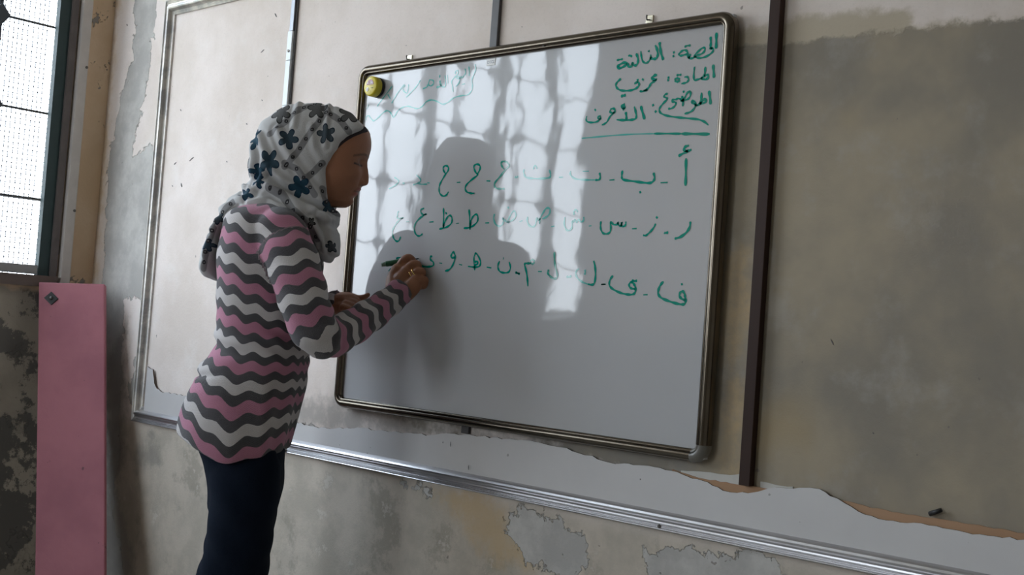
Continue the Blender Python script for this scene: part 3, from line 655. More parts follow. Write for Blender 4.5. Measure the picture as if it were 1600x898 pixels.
write('third row letters in the bright reflection', [(800, 380, 9.975, [(.0042, [(1180,635),(1090,600),(1020,540),(995,480),(1005,430),(1045,395)]), (.0042, [(1135,410),(1140,450),(1130,490)]), (.0045, [(850,515),(880,525),(925,510)])])], MAT_INK_PALE)
write('small dark strokes beside the writing hand', [(560, 380, 7.486, [(.005, [(440,180),(475,168),(520,172)]), (.003, [(352,325),(362,312),(378,292)])])], MAT_INK_DARK)

# inventory sticker at the top edge
p = on_y(767, 97, BY-.001); st = wch(MB().box(p[0]-.014, p[0]+.014, BY-.0012, BY-.0003, p[2]-.008, p[2]+.008).build('paper_sticker', MAT_WHITE)); st['label'] = 'tiny white sticker with worn grey print'
mb = MB()
for k, (a, b) in enumerate([(-.011,-.006),(-.004,.0),(.002,.006),(.008,.011)]):
    for zz in (-.003, .002): mb.box(p[0]+a, p[0]+b, BY-.0016, BY-.0011, p[2]+zz, p[2]+zz+.0018)
    mb.box(p[0]+a, p[0]+a+.0015, BY-.0016, BY-.0011, p[2]-.003, p[2]+.0038)
pr = mb.build('print', MAT_STRIP_GREY, st)

# yellow round magnet on the corner
p = on_y(578, 134, -.052); mg = empty('magnet', (p[0], BY, p[2])); tag(mg, 'round yellow magnet stuck on the upper left corner of the whiteboard', 'magnet')
def lathe(prof_, n=36):
    vs = []; fs = []
    for (r, y) in prof_:
        for k in range(n): a = 2*math.pi*k/n; vs.append((r*math.cos(a), y, r*math.sin(a)))
    m_ = len(prof_)
    for i in range(m_-1): fs += [(i*n+k, i*n+(k+1) % n, (i+1)*n+(k+1) % n, (i+1)*n+k) for k in range(n)]
    fs += [tuple(range(n)), tuple((m_-1)*n+k for k in range(n))]
    return MB().add(vs, fs)
lathe([(.0255,-.002),(.0265,-.004),(.0265,-.009),(.0255,-.010)]).build('black_base', MAT_BLACK, mg, True)
lathe([(.0255,-.0095),(.0262,-.011),(.0262,-.026),(.0250,-.0285),(.0225,-.0298),(.0,-.0302)][:-1]).build('yellow_cap', MAT_YEL, mg, True)
tri = [(-.0145,.003),(.0145,.003),(.013,.009),(.008,.0145),(0,.0175),(-.008,.0145),(-.013,.009)]
e = MB().prism(tri, lambda u, v, q: (u, q, v), -.0306, -.0296).build('printed_emblem', MAT_PRINT, mg)
for k in range(4):
    MB().box(-.010+k*.0055, -.007+k*.0055, -.0310, -.0304, .0055, .011).build('emblem_mark', (MAT_WHITE, MAT_PRINT, MAT_WHITE, MAT_STRIP_GREY)[k], e)
MB().cyl((-.0095,-.0296,-.0085), (0,-1,0), .0055, .001, 20).build('white_dot', MAT_WHITE, mg)
MB().cyl((-.0095,-.0302,-.0085), (0,-1,0), .0016, .0008, 10).build('dot_mark', MAT_PRINT, mg)
MB().tube([(.005,-.0304,-.005),(.009,-.0304,-.0062),(.013,-.0304,-.0055)], .0007, 5).build('printed_line', MAT_STRIP_GREY, mg)
# ------------------------------------------------------------------ the teacher
REFD = None
P0 = on_y(490, 163, -.28); REFD = float((P0-CAM)@FH)
base = on_fh(385, 690, REFD); PL = np.array([base[0], base[1], 0.0])
woman = empty('person', tuple(PL), math.atan2(RH[1], RH[0]))
tag(woman, 'woman in patterned headscarf, striped sweater and dark jeans writing on the whiteboard', 'person')
def LP(px, py, off=0.0):     # local point of the person: x forward, y away from the viewer, z up
    q = on_fh(px, py, REFD+off)-PL; return np.array([q@RH, q@FH, q[2]])
def LB(px, py, before=0.0):  # local point in front of the writing surface
    d = ray(px, py); q = CAM+d*((BY-CAM[1])/d[1]); q = q-ray(px, py)/np.linalg.norm(ray(px, py))*before-PL
    return np.array([q@RH, q@FH, q[2]])
def rows(lst, off=0.0, e=2.2):
    # (py, xleft, xright, halfdepth[, offset]) -> loft rings
    o = []
    for r in lst:
        py, xl, xr, b = r[:4]; f = r[4] if len(r) > 4 else 0.0; ee = r[5] if len(r) > 5 else e
        A, B = LP(xl, py, off+f), LP(xr, py, off+f); z = (A[2]+B[2])/2
        o.append(((A[0]+B[0])/2, off+f, z, (B[0]-A[0])/2, b, ee))
    return o
def refine(rings, k=4):
    R = np.array(rings); out = []
    for i in range(len(R)-1):
        p0, p1, p2, p3 = R[max(i-1, 0)], R[i], R[i+1], R[min(i+2, len(R)-1)]
        for j in range(k):
            t = j/k; q = .5*(2*p1+(-p0+p2)*t+(2*p0-5*p1+4*p2-p3)*t*t+(-p0+3*p1-3*p2+p3)*t**3)
            q[2] = p1[2]*(1-t)+p2[2]*t; q[3] = max(q[3], .002); q[4] = max(q[4], .002); out.append(tuple(q))
    out.append(tuple(R[-1])); return out
HY = .0    # head centre line
# --- head: profile from forehead to throat, sculpted around it
PR = [(173,528,462),(180,547,448),(188,559,438),(196,569,432),(203,576,424),(212,578.8,419),(220,580,416),(228,580,414),(235,579,412),(241,577,411),(247,574.6,411),(252,572.6,411),(257,571,411),(262,570,411),(268,569,412),
      (274,568,413),(280,566.5,414),(286,565,415),(290,564,417),(294,562.5,420),(298,560.5,424),(302,557.5,428),(306,555,433),(310,552,438),(314,550.5,444),(318,549,450),(322,546,455),(324.5,540,460)]
zr = []; fr = []; bk = []
for py, xf, xb in PR:
    a, b = LP(xf, py), LP(xb, py); zr.append(a[2]); fr.append(a[0]); bk.append(b[0])
zr = np.array(zr); o_ = np.argsort(zr); zr = zr[o_]; fr = np.array(fr)[o_]; bk = np.array(bk)[o_]
def zpy(py, px=560): return LP(px, py)[2]
ZS = np.linspace(zr[0], zr[-1], 130); XF = np.interp(ZS, zr, fr); XB = np.interp(ZS, zr, bk)
k_ = np.ones(5)/5; XF[2:-2] = np.convolve(XF, k_, 'valid')
wtab = [(172,.026),(180,.046),(190,.060),(205,.069),(225,.073),(245,.0735),(262,.073),(280,.069),(295,.062),(308,.052),(318,.040),(325,.024)]
WZ = np.interp(-ZS, [-zpy(a) for a, _ in wtab], [b for _, b in wtab])
N = 160; hv = []
Ze, Zn, Zm, Zb = zpy(258), zpy(284), zpy(300), zpy(246)
gs = lambda v, c, s: np.exp(-((v-c)/s)**2)
for i, z in enumerate(ZS):
    xc = XF[i]-.088 if XF[i]-XB[i] > .16 else (XF[i]+XB[i])/2
    # tilt: widen upward and towards the back
    for k in range(N):
        t = -math.pi+2*math.pi*k/N
        c, s = math.cos(t), math.sin(t)
        if c > 0: x = xc+(XF[i]-xc)*abs(c)**.82; y = WZ[i]*math.copysign(abs(s)**.95, s)
        else: x = xc-(xc-XB[i])*abs(c)**.9; y = WZ[i]*math.copysign(abs(s)**.95, s)
        if c > 0:
            ay = abs(y)
            # nose: narrow ridge growing towards the tip, with nostril wings
            rise = np.interp(z, [zpy(291), zpy(288.5), zpy(285), zpy(278), zpy(264), zpy(252), zpy(244)], [0, .0135, .0165, .0150, .0092, .0035, 0])
            sg = np.interp(z, [Zn, zpy(270), zpy(252)], [.0100, .0080, .0068])
            x += rise*math.exp(-(ay/sg)**2.4)
            x += .0065*gs(ay, .0135, .0055)*gs(z, zpy(286), .0065)
            x -= .0030*gs(ay, .0195, .003)*gs(z, zpy(287), .008)
            # eye socket, ball, lid crease, brow
            x -= .0125*gs(ay, .026, .014)*gs(z, Ze+.002, .0125)
            x += .0062*gs(ay, .031, .0115)*gs(z, Ze-.001, .0085)
            x -= .0016*gs(ay, .031, .012)*gs(z, Ze+.0085, .0018)
            x += .0018*gs(ay, .031, .013)*gs(z, Ze-.0065, .0016)
            x += .0036*gs(ay, .024, .017)*gs(z, Zb, .0058)
            # cheek, lips, chin
            x += .0055*gs(ay, .042, .017)*gs(z, zpy(277), .019)
            x -= .0035*gs(ay, .050, .016)*gs(z, zpy(300), .018)
            lip = math.exp(-(ay/.019)**4)
            x += (.0040*gs(z, zpy(296.3), .0042)+.0030*gs(z, zpy(304), .0046)-.0030*gs(z, zpy(300.2), .0014)-.0025*gs(z, zpy(310.5), .0035))*lip
            x -= .0020*gs(ay, .0245, .0045)*gs(z, zpy(300.5), .005)
            x -= .0010*gs(ay, 0, .003)*gs(z, zpy(292.5), .004)
            x += .0045*gs(ay, 0, .014)*gs(z, zpy(317), .008)
        hv.append((x, HY+y, z))
hf = [(i*N+k, i*N+(k+1) % N, (i+1)*N+(k+1) % N, (i+1)*N+k) for i in range(len(ZS)-1) for k in range(N)]+[tuple(range(N))[::-1], tuple((len(ZS)-1)*N+k for k in range(N))]
skin = NT('skin')
g1 = skin.noise(30, 4, .6); g2 = skin.noise(260, 3, .6)
sc = skin.mix(g1, (.29, .125, .066), (.35, .155, .085))
sc = skin.mix(skin.math('MULTIPLY', skin.at('lip'), .75), sc, (.30, .085, .07))
sc = skin.mix(skin.math('MULTIPLY', skin.at('brow'), .6), sc, (.03, .018, .012))
sc = skin.mix(skin.at('lash_shade'), sc, (.015, .01, .008))
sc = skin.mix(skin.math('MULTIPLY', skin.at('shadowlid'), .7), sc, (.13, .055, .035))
skin.bump(g2, .0006)
skin.b.inputs['Subsurface Weight'].default_value = .08; skin.b.inputs['Subsurface Radius'].default_value = (.01, .004, .002); skin.b.inputs['Subsurface Scale'].default_value = .5
MAT_SKIN = skin.fin(sc, .48, 0, .4)

body = MB(); body.add(hv, hf)
# neck, trunk and legs under the clothes
body.loft(refine(rows([(285,448,520,.052),(310,440,512,.052),(335,430,500,.062),(350,400,490,.12)])), 28)
TOR = [(316,408,446,.050),(322,392,462,.085),(331,374,476,.135),(347,358,490,.165),(372,350,498,.172),(400,346,502,.170),(440,343,500,.160),(480,342,494,.150),(515,343,488,.143),(538,341,484,.144),(556,334,482,.149),(574,318,480,.158),(592,310,478,.166),(612,302,473,.173),(640,293,466,.178),(664,287,458,.179),(690,284,450,.176)]
body.loft(refine(rows([(py, xl+12, xr-12, b*.86) for py, xl, xr, b in TOR[:-2]]+[(668,312,436,.130),(695,318,434,.128)]+[(730,338,430,.140),(760,342,422,.120)])), 36)
def leg(yc, xs): return refine(rows([(py, xl, xr, b, yc) for py, xl, xr, b in xs], 0, 2.1))
LEGR = [(700,340,430,.052),(722,332,438,.070),(745,328,440,.082),(790,328,433,.083),(840,324,425,.077),(898,310,417,.070),(960,306,404,.062),(1020,302,394,.062),(1080,296,386,.061),(1140,300,378,.052),(1190,306,366,.043),(1222,308,360,.040)]
for s in (-1, 1): body.loft(leg(s*.088, [(a, b+8, c-8, d*.86) for a, b, c, d in LEGR]), 28)
# arms
YB = LB(640, 430)[1]
RA = [LP(438,362,-.140), LP(455,402,-.165), LP(470,452,-.180), LP(486,502,-.182), LP(503,527,-.165), LP(533,520,-.115), LP(571,497,-.050), LP(600,477,.0), LP(616,464,.030)]
LE_R = (sum(np.linalg.norm(RA[i+1]-RA[i]) for i in range(len(RA)-1))+.018)
RR = [.058,.060,.058,.055,.050,.044,.0405,.036,.0335]
LA = [LP(442,365,.140), LP(446,410,.175), LP(450,455,.195), LP(456,492,.195), LP(476,494,.185), LP(502,484,.165), LP(517,477,.150)]
LR = [.056,.056,.052,.047,.042,.036,.033]
body.capsule_tube(RA+[LP(624,455,.050)], [r*.72 for r in RR]+[.0235], 20)
body.capsule_tube(LA+[LP(528,473,.140)], [r*.72 for r in LR]+[.023], 20)
# right hand holding the marker, back of the hand to the viewer
def hp(px, py, d): return LB(px, py, d)
H = hp
body.capsule_tube([LP(618,461,.040), H(623,448,.075), H(630,436,.062), H(637,424,.052)], [.024,.027,.026,.019], 16)
body.capsule_tube([LP(620,465,.045), H(634,456,.070), H(645,446,.058), H(650,438,.050)], [.023,.024,.022,.017], 16)
body.capsule_tube([LP(614,455,.045), H(616,438,.078), H(622,422,.068)], [.019,.021,.018], 16)
body.capsule_tube([H(619,428,.066), H(630,408,.058), H(639,402.5,.046), H(645,407,.026), H(646,410,.016)], [.0125,.0112,.0100,.0088,.0074], 14)        # index
body.capsule_tube([H(628,430,.060), H(643,414,.050), H(652,413,.036), H(653,421,.020), H(648,426,.012)], [.0125,.0110,.0102,.0090,.0080], 14)   # middle
body.capsule_tube([H(637,438,.056), H(651,425,.048), H(659,424,.034), H(659,432,.020), H(653,436,.012)], [.0122,.0106,.0100,.0088,.0080], 14)   # ring
body.capsule_tube([H(645,449,.052), H(657,438,.045), H(664,437,.034), H(663,446,.020), H(657,448,.013)], [.0112,.0098,.0092,.0080,.0072], 14)   # little
body.capsule_tube([H(614,446,.060), H(618,428,.046), H(630,416,.030), H(641,411,.020)], [.0145,.0125,.0108,.0088], 14)                           # thumb
# left hand, palm up in front of the body
q = lambda px, py, o=.14: LP(px, py, o)
body.capsule_tube([q(520,476,.145), q(532,472,.135), q(545,470,.128)], [.021,.024,.021], 16)
body.capsule_tube([q(522,482,.125), q(533,481,.118), q(546,478,.115)], [.016,.018,.015], 14)
body.capsule_tube([q(528,464,.150), q(545,463,.148), q(559,466,.140), q(569,464,.135), q(575,460.5,.132)], [.0125,.0115,.0088,.0078,.0060], 12)    # thumb
for (a, b, c, d, e_, oo) in [((543,465),(556,469),(560,475),(554,479),(547,477),.120), ((542,470),(555,474),(558,481),(551,484),(545,481),.106), ((540,475),(552,479),(554,486),(547,488),(541,485),.093), ((536,480),(546,484),(547,490),(541,491),(536,488),.082)]:
    body.capsule_tube([q(*a, oo+.008), q(*b, oo), q(*c, oo-.006), q(*d, oo-.010), q(*e_, oo-.004)], [.0105,.0098,.0090,.0082,.0070], 12)
# feet
for s in (-1, 1):
    A = LP(330, 1222, s*.088); body.capsule_tube([np.array([A[0]+.005, s*.088, .075]), np.array([A[0]+.02, s*.088, .045]), np.array([A[0]+.11, s*.094, .030]), np.array([A[0]+.17, s*.097, .022])], [.034,.036,.030,.018], 16)
bo = fuse(body, 'body', .0023, MAT_SKIN, woman, 2)
co = coords(bo.data); bx_, by_, bz_ = co[:, 0], np.abs(co[:, 1]-HY), co[:, 2]
front = (bx_ > LP(530, 260)[0])
att = lambda e: np.clip(e, 0, 1)*front
attr(bo.data, 'lip', att(np.exp(-(by_/.021)**6)*(np.exp(-((bz_-zpy(296.8))/.0042)**4)+np.exp(-((bz_-zpy(304))/.0050)**4))))
arc = Zb+.004-8*(by_-.028)**2-.06*np.maximum(by_-.03, 0)
attr(bo.data, 'brow', att(np.exp(-((bz_-arc)/.0030)**4)*(by_ > .008)*(by_ < .056)))
lz = Ze-.0040+5*(by_-.031)**2
attr(bo.data, 'lash_shade', att(np.exp(-((bz_-lz)/.0022)**4)*(by_ > .014)*(by_ < .051)+.9*np.exp(-((bz_-zpy(300.2))/.0009)**2)*(by_ < .023)+.9*gs(by_, .0085, .0028)*gs(bz_, zpy(290), .0022)))  # lashes, plus painted shade in the mouth line and nostrils
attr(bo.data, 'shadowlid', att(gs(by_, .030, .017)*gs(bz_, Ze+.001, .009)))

# --- sweater
swm = NT('striped_knit')
s1 = swm.at('stripe'); wv = swm.at('around')
tri_ = swm.math('SINE', swm.math('MULTIPLY', wv, 2*math.pi/.052))
tri_ = swm.math('ADD', tri_, swm.math('MULTIPLY', swm.math('SINE', swm.math('MULTIPLY', wv, 6*math.pi/.052)), -.02))
fz = swm.math('SUBTRACT', swm.noise(170, 3, .7), .5)
ph = swm.math('ADD', swm.math('DIVIDE', swm.math('ADD', s1, swm.math('ADD', swm.math('MULTIPLY', tri_, .0056), swm.math('MULTIPLY', fz, .0022))), .0915), 20.0)
fr_ = swm.math('FRACT', ph)
PK, GR, WH, GR2 = (.50, .21, .30), (.070, .067, .071), (.60, .56, .55), (.078, .074, .08)
cc = swm.ramp(fr_, [(0, PK), (.27, GR), (.50, WH), (.76, GR2)], True)
kn = swm.n('TexWave', wave_type='BANDS', bands_direction='Z'); kn.inputs['Scale'].default_value = 0
kx = swm.math('SINE', swm.math('MULTIPLY', wv, 2*math.pi/.0042)); kz = swm.math('SINE', swm.math('MULTIPLY', s1, 2*math.pi/.0036))
kk_ = swm.math('MULTIPLY', kx, kz); fuzz = swm.noise(420, 2, .7)
cc = swm.mix(swm.math('MULTIPLY', fuzz, .25), cc, swm.mix(.5, cc, (.25, .22, .23)))
swm.bump(swm.math('ADD', swm.math('MULTIPLY', kk_, .4), fuzz), .0011)
swm.b.inputs['Sheen Weight'].default_value = .25
MAT_KNIT = swm.fin(cc, .95, 0, .1)
sw = MB()
sw.loft(refine(rows([(py, xl, xr, b, 0, 2.3) for py, xl, xr, b in TOR])), 48)
sw.capsule_tube(RA, RR, 28); sw.capsule_tube(LA, LR, 24)
# open cuffs: a slightly wider ring at each wrist
def cuffring(A, R):
    A = np.array(A); t = A[-1]-A[-2]; t /= np.linalg.norm(t)
    sw.tube([A[-1]-t*.012, A[-1]+t*.010, A[-1]+t*.030], [R*1.0, R*1.04, R*1.0], 24)
cuffring(RA, .0335); cuffring(LA, .032)
so = fuse(sw, 'sweater', .0045, MAT_KNIT, woman, 3); so['label'] = 'knitted sweater with pink, grey and white zigzag stripes'
co = coords(so.data); nr = normals(so.data)
def near(path, rad, co):
    P, R = resample(path, rad, 8); sl = np.concatenate([[0], np.cumsum(np.linalg.norm(np.diff(P, axis=0), axis=1))])
    best = np.full(len(co), 1e9); ss = np.zeros(len(co)); an = np.zeros(len(co)); rr = np.ones(len(co))
    # frame carried along the path
    t0 = P[1]-P[0]; t0 /= np.linalg.norm(t0); nn_ = np.cross(t0, [0, 1, 0]); nn_ /= np.linalg.norm(nn_)
    for i in range(len(P)-1):
        e = P[i+1]-P[i]; l = np.linalg.norm(e); e = e/l; nn_ = nn_-e*(nn_@e); nn_ /= np.linalg.norm(nn_); b = np.cross(e, nn_)
        v = co-P[i]; t = np.clip(v@e, 0, l); d = v-t[:, None]*e; dist = np.linalg.norm(d, axis=1); m_ = dist < best
        tt = t if 0 < i < len(P)-2 else np.clip(v@e, 0 if i else -9, l if i < len(P)-2 else 9)
        best[m_] = dist[m_]; ss[m_] = sl[i]+tt[m_]; an[m_] = np.arctan2(v@b, v@nn_)[m_]; rr[m_] = (R[i]*(1-t/l)+R[i+1]*(t/l))[m_]
    return best, ss, an, rr
dR, sR, aR, rR = near(RA, RR, co); dL, sL, aL, rL = near(LA, LR, co)
X_, Y_, Z_ = co[:, 0], co[:, 1], co[:, 2]
zt0, zb0 = LP(430, 400)[2], LP(380, 700)[2]; kf = np.clip((zt0-Z_)/(zt0-zb0), 0, 1); kf = kf*kf*(3-2*kf)
xc0 = LP(385, 640)[0]; xa = X_-xc0
V = (np.sqrt(xa*xa+.03**2)-.03)*np.where(xa < 0, .52, .34)
# geometry: the hem and lower stripes hang lower at the side
hemk = np.clip((LP(380, 610)[2]-Z_)/.13, 0, 1)
# gathered folds round the waist and drape over the seat
armd = np.minimum(dR/rR, dL/rL); tor = np.clip((armd-1.05)/.35, 0, 1)
zw = LP(380, 535)[2]
f1 = np.sin(Z_*150+X_*38+2*np.sin(X_*20+Y_*14))*np.exp(-((Z_-zw)/.045)**2)*.0042
f2 = np.sin(Z_*62+X_*30+Y_*22)*.0030*np.exp(-((Z_-zw-.01)/.09)**2)
f3 = np.sin(Y_*70+X_*48+Z_*9)*.0028*np.clip((zw-.03-Z_)/.10, 0, 1)
f4 = np.sin((X_*.8+Z_*1.0)*55+Y_*20)*.0022*np.clip((Z_-zw-.08)/.06, 0, 1)
tuck = -.010*np.exp(-((Z_-LP(320,583)[2]-.10*(X_-LP(320,583)[0]))/.006)**2)*np.clip((LP(375,580)[0]-X_)/.06, 0, 1)
arm_f = (np.sin(sR*95+aR*1.5)*.0020+np.exp(-((sR-.275)/.035)**2)*np.sin(sR*210)*.0026)*(1-tor)
co2 = co+nr*((f1+f2+f3+f4+tuck)*tor+arm_f)[:, None]
co2[:, 2] += hemk*(V-.035)*.9
setco(so.data, co2); relax(so.data, 1)
ang = np.arctan2(Y_, X_-LP(420, 450)[0]); st_t = Z_-V*kf+.38*X_*(1-kf)
f1_ = np.interp(-Z_, [-2, -1], [0, 0])
far_x = X_ > LP(514, 450)[0]
onR = ((dR < rR*1.10) & (sR > .03) & (Y_ < -.02)) | (far_x & (dR < dL)); onL = ((dL < rL*1.10) & (sL > .03) & (Y_ > .02)) | (far_x & (dL <= dR))
stripe = np.where(onR, (LE_R-sR)*1.12+.004, np.where(onL, -sL+.03, st_t)); around = np.where(onR, aR*.047, np.where(onL, aL*.045, ang*.145))
e_ = np.empty(len(so.data.edges)*2, np.int32); so.data.edges.foreach_get('vertices', e_); e_ = e_.reshape(-1, 2)
e_ = e_[onR[e_[:, 0]] & onR[e_[:, 1]]]; dg_ = np.bincount(e_.ravel(), minlength=len(co))
for _ in range(60):
    s_ = np.bincount(e_[:, 0], stripe[e_[:, 1]], len(co))+np.bincount(e_[:, 1], stripe[e_[:, 0]], len(co))
    stripe = np.where(onR & (dg_ > 3), .5*stripe+.5*s_/np.maximum(dg_, 1), stripe)
attr(so.data, 'stripe', stripe); attr(so.data, 'around', around)

# --- jeans
jm = NT('dark_denim'); n1 = jm.noise(8, 4, .6); n2 = jm.noise(500, 2, .6); n3 = jm.noise(7, 5, .6, stretch=(1, 1, 2.5))
jm.bump(jm.math('ADD', n2, jm.math('MULTIPLY', n3, 1.2)), .0015)
MAT_JEAN = jm.fin(jm.mix(n1, (.003, .006, .013), (.006, .011, .023)), .9, 0, .12)
jn = MB()
for s in (-1, 1): jn.loft(leg(s*.088, [(a, b, c, d) for a, b, c, d in LEGR[:-1]]), 32)
jn.loft(refine(rows([(668,312,440,.125),(690,312,443,.138),(720,324,443,.150),(760,329,438,.155),(790,330,434,.145)])), 40)
jo = fuse(jn, 'jeans', .006, MAT_JEAN, woman, 2); jo['label'] = 'dark navy blue jeans'
co = coords(jo.data); nr = normals(jo.data)
f = np.sin(co[:, 2]*70+co[:, 0]*40+3*np.sin(co[:, 1]*25))*.0028*np.exp(-((co[:, 2]-.50)/.12)**2)+np.sin(co[:, 2]*55+co[:, 0]*60)*.0022
setco(jo.data, co+nr*f[:, None])
# back seam and pocket edge
A = [LP(x, y, -.155) for x, y in ((336,722),(341,742),(336,757))]
# --- shoes
for s in (-1, 1):
    A = LP(330, 1222, s*.088); sh = MB()
    sh.loft(refine([(A[0]+.075, s*.092, .001, .128, .044, 2.6), (A[0]+.075, s*.092, .014, .130, .046, 2.6), (A[0]+.065, s*.092, .035, .118, .043, 2.5), (A[0]+.045, s*.091, .060, .090, .040, 2.3), (A[0]+.012, s*.088, .085, .050, .040, 2.1)], 3), 32)
    o = fuse(sh, 'shoe', .005, MAT_BLACK, woman, 2)

# --- headscarf
HOOD = [(162.5,480,500,.012),(165,462,522,.034),(170,448,538,.050),(176,438,552,.060),(185,426,562,.069),(194,415,571,.076),(201,408,575.5,.080),(208,404,566,.083),(216,399,553,.085),(228,394,542,.087),(240,390,534,.088),(260,388,522,.088),(275,389,518,.086),(290,389,517.5,.083),(305,384,520,.079),(318,381,524,.076),(328,382,530,.074),(336,384,531,.074)]
def hoodrings(lst, grow=0, e=2.4):
    return refine(rows([(py, xl-grow, xr+grow, b+grow*.0013, 0, e) for py, xl, xr, b in lst]), 4)
sf = MB(); sf.loft(hoodrings(HOOD), 64, front=7)
# folds wound round the neck, falling over the chest and the shoulders
sf.loft(refine(rows([(296,384,470,.082),(312,372,515,.088),(322,362,528,.098),(330,362,533,.108),(337,378,532,.112),(344,430,530,.100,-.002),(352,448,529,.092),(362,464,530,.085),(372,480,530.5,.078),(384,489,531,.070),(394,495,529,.060),(402,500,524,.048),(410,506,517,.030)]), 4), 44)
# tail thrown over the back
sf.loft(refine(rows([(300,376,440,.055,.03),(314,358,430,.075,.03),(328,349,410,.090,.03),(342,344,385,.100,.03),(358,336,372,.105,.035),(375,329,362,.105,.04),(392,322,354,.100,.045),(408,318,349,.092,.05),(422,316.5,345,.080,.05),(432,322,344,.060,.05),(439,336,345,.030,.05)]), 4), 32)
scf = fuse(sf, 'headscarf', .0030, None, woman, 4); scf['label'] = 'off white headscarf with dark blue and black flowers'
co = coords(scf.data); nr = normals(scf.data)
# photo-plane coordinates of each point, in local metres, used to lay the print and the folds
def seg(x, z, pts):
    d = np.full(x.shape, 1e9)
    for a, b in zip(pts[:-1], pts[1:]):
        a = np.array(a); b = np.array(b); e = b-a; t = np.clip(((x-a[0])*e[0]+(z-a[1])*e[1])/(e@e), 0, 1); d = np.minimum(d, np.hypot(x-a[0]-t*e[0], z-a[1]-t*e[1]))
    return d
def lp2(l): return [tuple(LP(x, y)[[0, 2]]) for x, y in l]
X_, Y_, Z_ = co[:, 0], co[:, 1], co[:, 2]
FOLDS = [([(471,164),(470,185),(468,205)], .0035, .006), ([(517,163),(519,180),(518,210),(517,236)], .004, .005), ([(411,218),(424,245),(421,270),(412,290)], .006, .008), ([(400,225),(403,255),(398,285)], .005, .007),
         ([(444,212),(456,240),(470,262),(490,290),(512,318)], .006, .008), ([(420,284),(440,300),(465,312),(495,330),(520,345)], .008, .008), ([(390,295),(420,292),(450,310),(480,335),(505,372)], .008, .009),
         ([(400,320),(430,316),(455,330),(480,355),(500,385)], .005, .006), ([(430,268),(455,290),(480,305),(515,322)], .006, .007), ([(352,330),(372,318),(400,305)], .006, .008), ([(340,360),(352,345),(372,330)], .005, .007),
         ([(326,400),(334,380),(346,360)], .004, .006), ([(512,340),(522,365),(524,395)], .005, .006), ([(500,345),(508,370),(513,395)], .005, .005), ([(384,250),(388,285),(384,300)], .004, .006), ([(495,205),(500,240),(512,262)], .0025, .006)]
disp = np.zeros(len(co))
for pts, amp, wd_ in FOLDS:
    d = seg(X_, Z_, lp2(pts)); disp += amp*np.exp(-(d/wd_)**2)-.6*amp*np.exp(-((d-wd_*2.1)/(wd_*.8))**2)
disp += .0012*np.sin(X_*120+Z_*60+Y_*40)*np.sin(Z_*85-X_*30)
nose_guard = X_ > LP(545, 200)[0]
disp = np.where(nose_guard & (Z_ < LP(560, 206)[2]), 0, disp)
setco(scf.data, co+nr*disp[:, None]); relax(scf.data, 1, .4)
def flower(cx, cy, R, rot, teal, asp=1.0):
    c_ = LP(cx, cy)[[0, 2]]; u = (X_-c_[0])/(R*asp); v = (Z_-c_[1])/R
    r = np.hypot(u, v); th = np.arctan2(v, u)+rot; pet = .30+.70*np.abs(np.cos(2.5*th))**.7
    return (pet-r)*R, teal, r
MP = .00146
FL = [(446,183,22,.3,0,.95),(502,178,21,.9,0,.95),(552,184,22,2.2,0,1.0),(407,222,24,.5,1,.5),(461,226,21,1.3,.7,.95),(432,261,26,.2,.8,.75),(518,218,20,.7,.5,.9),(477,298,22,.5,1,1.0),(411,274,16,.8,1,1.1),(415,290,13,.2,1,1.2),
      (521,325,15,.9,.8,.9),(393,308,12,.2,1,1.3),(352,345,13,.4,.5,1.0),(334,385,13,1.3,.7,1.1),(522,388,12,.6,.3,.7),(497,352,9,.3,0,.8),(440,150,1,.1,0,1)]
fs_ = np.full(len(co), -1.0); tl_ = np.zeros(len(co)); rim = np.full(len(co), 1.0)
near_side = Y_ < .035
for (cx_, cy_, R, rot, tq, asp) in FL:
    s_, tq_, r_ = flower(cx_, cy_, R*MP*.86, rot, tq, asp); s_ = np.where(near_side | (Z_ > LP(440,185)[2]), s_, -1)
    m_ = s_ > fs_; fs_[m_] = s_[m_]; tl_[m_] = tq
# the same print repeats on the far side, shifted
for (cx_, cy_, R, rot, tq, asp) in FL[:14]:
    s_, tq_, r_ = flower(cx_-9, cy_+14, R*MP*.86, rot+.5, tq, asp); s_ = np.where(~near_side, s_, -1); m_ = s_ > fs_; fs_[m_] = s_[m_]; tl_[m_] = tq
attr(scf.data, 'flower', fs_); attr(scf.data, 'teal', tl_)
BANDS = [[(500,165),(473,180),(455,198),(430,217)], [(518,180),(507,198),(490,222),(479,240),(462,262),(455,268)], [(520,184),(540,198),(552,214)], [(455,262),(475,272),(488,290),(500,310)], [(512,262),(500,275),(488,285)],
         [(430,300),(452,312),(470,335),(490,350),(503,378)], [(400,195),(390,235),(391,275)], [(512,300),(516,322),(530,335)], [(372,320),(350,345),(330,370)], [(345,360),(333,385),(322,420)]]
bd = np.full(len(co), 1.0)
for b in BANDS: bd = np.minimum(bd, seg(X_, Z_, lp2(b)))
attr(scf.data, 'band', bd)
dots = np.full(len(co), 1.0)
for b in BANDS:
    P_, _ = resample([(*p, 0) for p in b], 1, 6); L_ = np.concatenate([[0], np.cumsum(np.linalg.norm(np.diff(P_, axis=0), axis=1))])
    for s_ in np.arange(4, L_[-1], 17): 
        x_, y_ = np.interp(s_, L_, P_[:, 0]), np.interp(s_, L_, P_[:, 1]); c_ = LP(x_, y_)[[0, 2]]
        dots = np.minimum(dots, (np.abs(X_-c_[0])**3+np.abs(Z_-c_[1])**3)**(1/3))
attr(scf.data, 'dots', dots)
sm2 = NT('printed_cotton_voile')
fn = sm2.noise(120, 3, .6); fn_ = sm2.math('MULTIPLY', sm2.math('SUBTRACT', fn, .5), .0012)
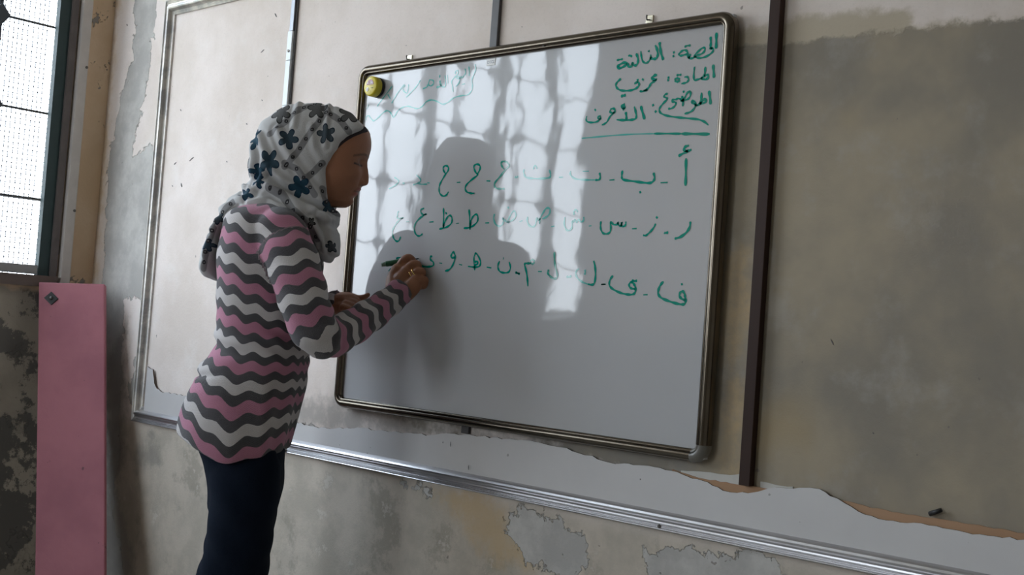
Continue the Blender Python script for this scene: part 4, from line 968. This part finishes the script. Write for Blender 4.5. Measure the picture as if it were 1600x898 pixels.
b0 = sm2.mix(sm2.noise(18, 4, .6), (.46, .455, .45), (.56, .55, .545))
b0 = sm2.mix(sm2.math('MULTIPLY', sm2.step(sm2.at('band'), .0085, .0065), .75), b0, (.13, .125, .13))
fe = sm2.math('ADD', sm2.at('flower'), fn_)
inner = sm2.mix(sm2.at('teal'), (.10, .10, .10), (.018, .055, .085)); rimc = sm2.mix(sm2.at('teal'), (.02, .02, .02), (.008, .028, .06))
petal = sm2.mix(sm2.step(fe, .0042, .0026), inner, rimc)
b0 = sm2.mix(sm2.step(fe, -.0003, .0004), b0, petal)
dd = sm2.math('ADD', sm2.at('dots'), fn_); b0 = sm2.mix(sm2.step(dd, .0048, .0042), b0, (.035, .033, .035)); b0 = sm2.mix(sm2.step(dd, .0018, .0013), b0, (.4, .39, .39))
sm2.bump(sm2.math('ADD', sm2.noise(600, 2, .6), sm2.math('MULTIPLY', sm2.noise(28, 3, .6), 2.2)), .0012)
scf.data.materials.clear(); scf.data.materials.append(sm2.fin(b0, .85, 0, .2))
# dark underscarf band that shows along the face opening
us = MB(); us.loft(hoodrings([(199,470,575.5,.070),(204,470,576.5,.0735),(208,460,571,.0750),(216,450,561,.0765),(228,440,550,.0775),(240,430,540.5,.0775),(252,430,531,.077),(262,430,522,.076),(268,430,516,.074)]), 56, front=6)
uo = fuse(us, 'underscarf', .0030, plain('dark_brown_jersey', (.018, .010, .012), .8), woman, 2); uo['label'] = 'dark band under the headscarf at the forehead'
# rings on the ring finger
for (x, y, d_) in ((648.5,426.5,.050),(650.5,431.5,.047)):
    pass
rp_ = []
A, B = H(637,438,.056), H(651,425,.048)
def finger_ring(t, name):
    c = A*(1-t)+B*t; ax = (B-A)/np.linalg.norm(B-A); u = np.cross(ax, [0,0,1]); u /= np.linalg.norm(u); v = np.cross(ax, u)
    pts = [c+.0128*(math.cos(a)*u+math.sin(a)*v) for a in np.linspace(0, 2*math.pi, 25)]
    return MB().tube(pts, .0021, 8, False).build(name, MAT_GOLD, woman, True)
finger_ring(.62, 'gold_ring'); finger_ring(.90, 'gold_ring')

# --- the marker in her hand
A = H(655, 403.6, .004); B = H(597, 413, .0); d_ = ray(597, 413); 
wt = LB(655, 403.6, .0005); far_ = LB(596, 413.5, .105)
def toW(p): return np.array([*(PL[:2]+RH[:2]*p[0]+FH[:2]*p[1]), p[2]])
tipw, endw = toW(wt), toW(far_)
mk = empty('marker', tuple(tipw)); tag(mk, 'green board marker held in the woman\'s writing hand', 'marker')
ax_ = (endw-tipw); Lm = np.linalg.norm(ax_); ax_ /= Lm
MAT_MARK = plain('green_marker_barrel', (.02, .13, .06), .35); MAT_MARKD = plain('dark_marker_cone', (.015, .03, .03), .4)
MB().tube([ax_*.001, ax_*.009], [.0012, .0022], 12).build('nib', MAT_MARKD, mk, True)
MB().tube([ax_*.009, ax_*.011, ax_*.024, ax_*.026], [.0032, .0036, .0062, .0068], 18).build('cone', MAT_MARKD, mk, True)
MB().tube([ax_*.026, ax_*.028, ax_*(Lm-.012), ax_*(Lm-.011)], [.0066, .0072, .0072, .0066], 20).build('barrel', MAT_MARK, mk, True)
MB().tube([ax_*(Lm-.011), ax_*Lm], [.0058, .0052], 18).build('end_plug', plain('pale_green_plug', (.22, .34, .26), .4), mk, True)
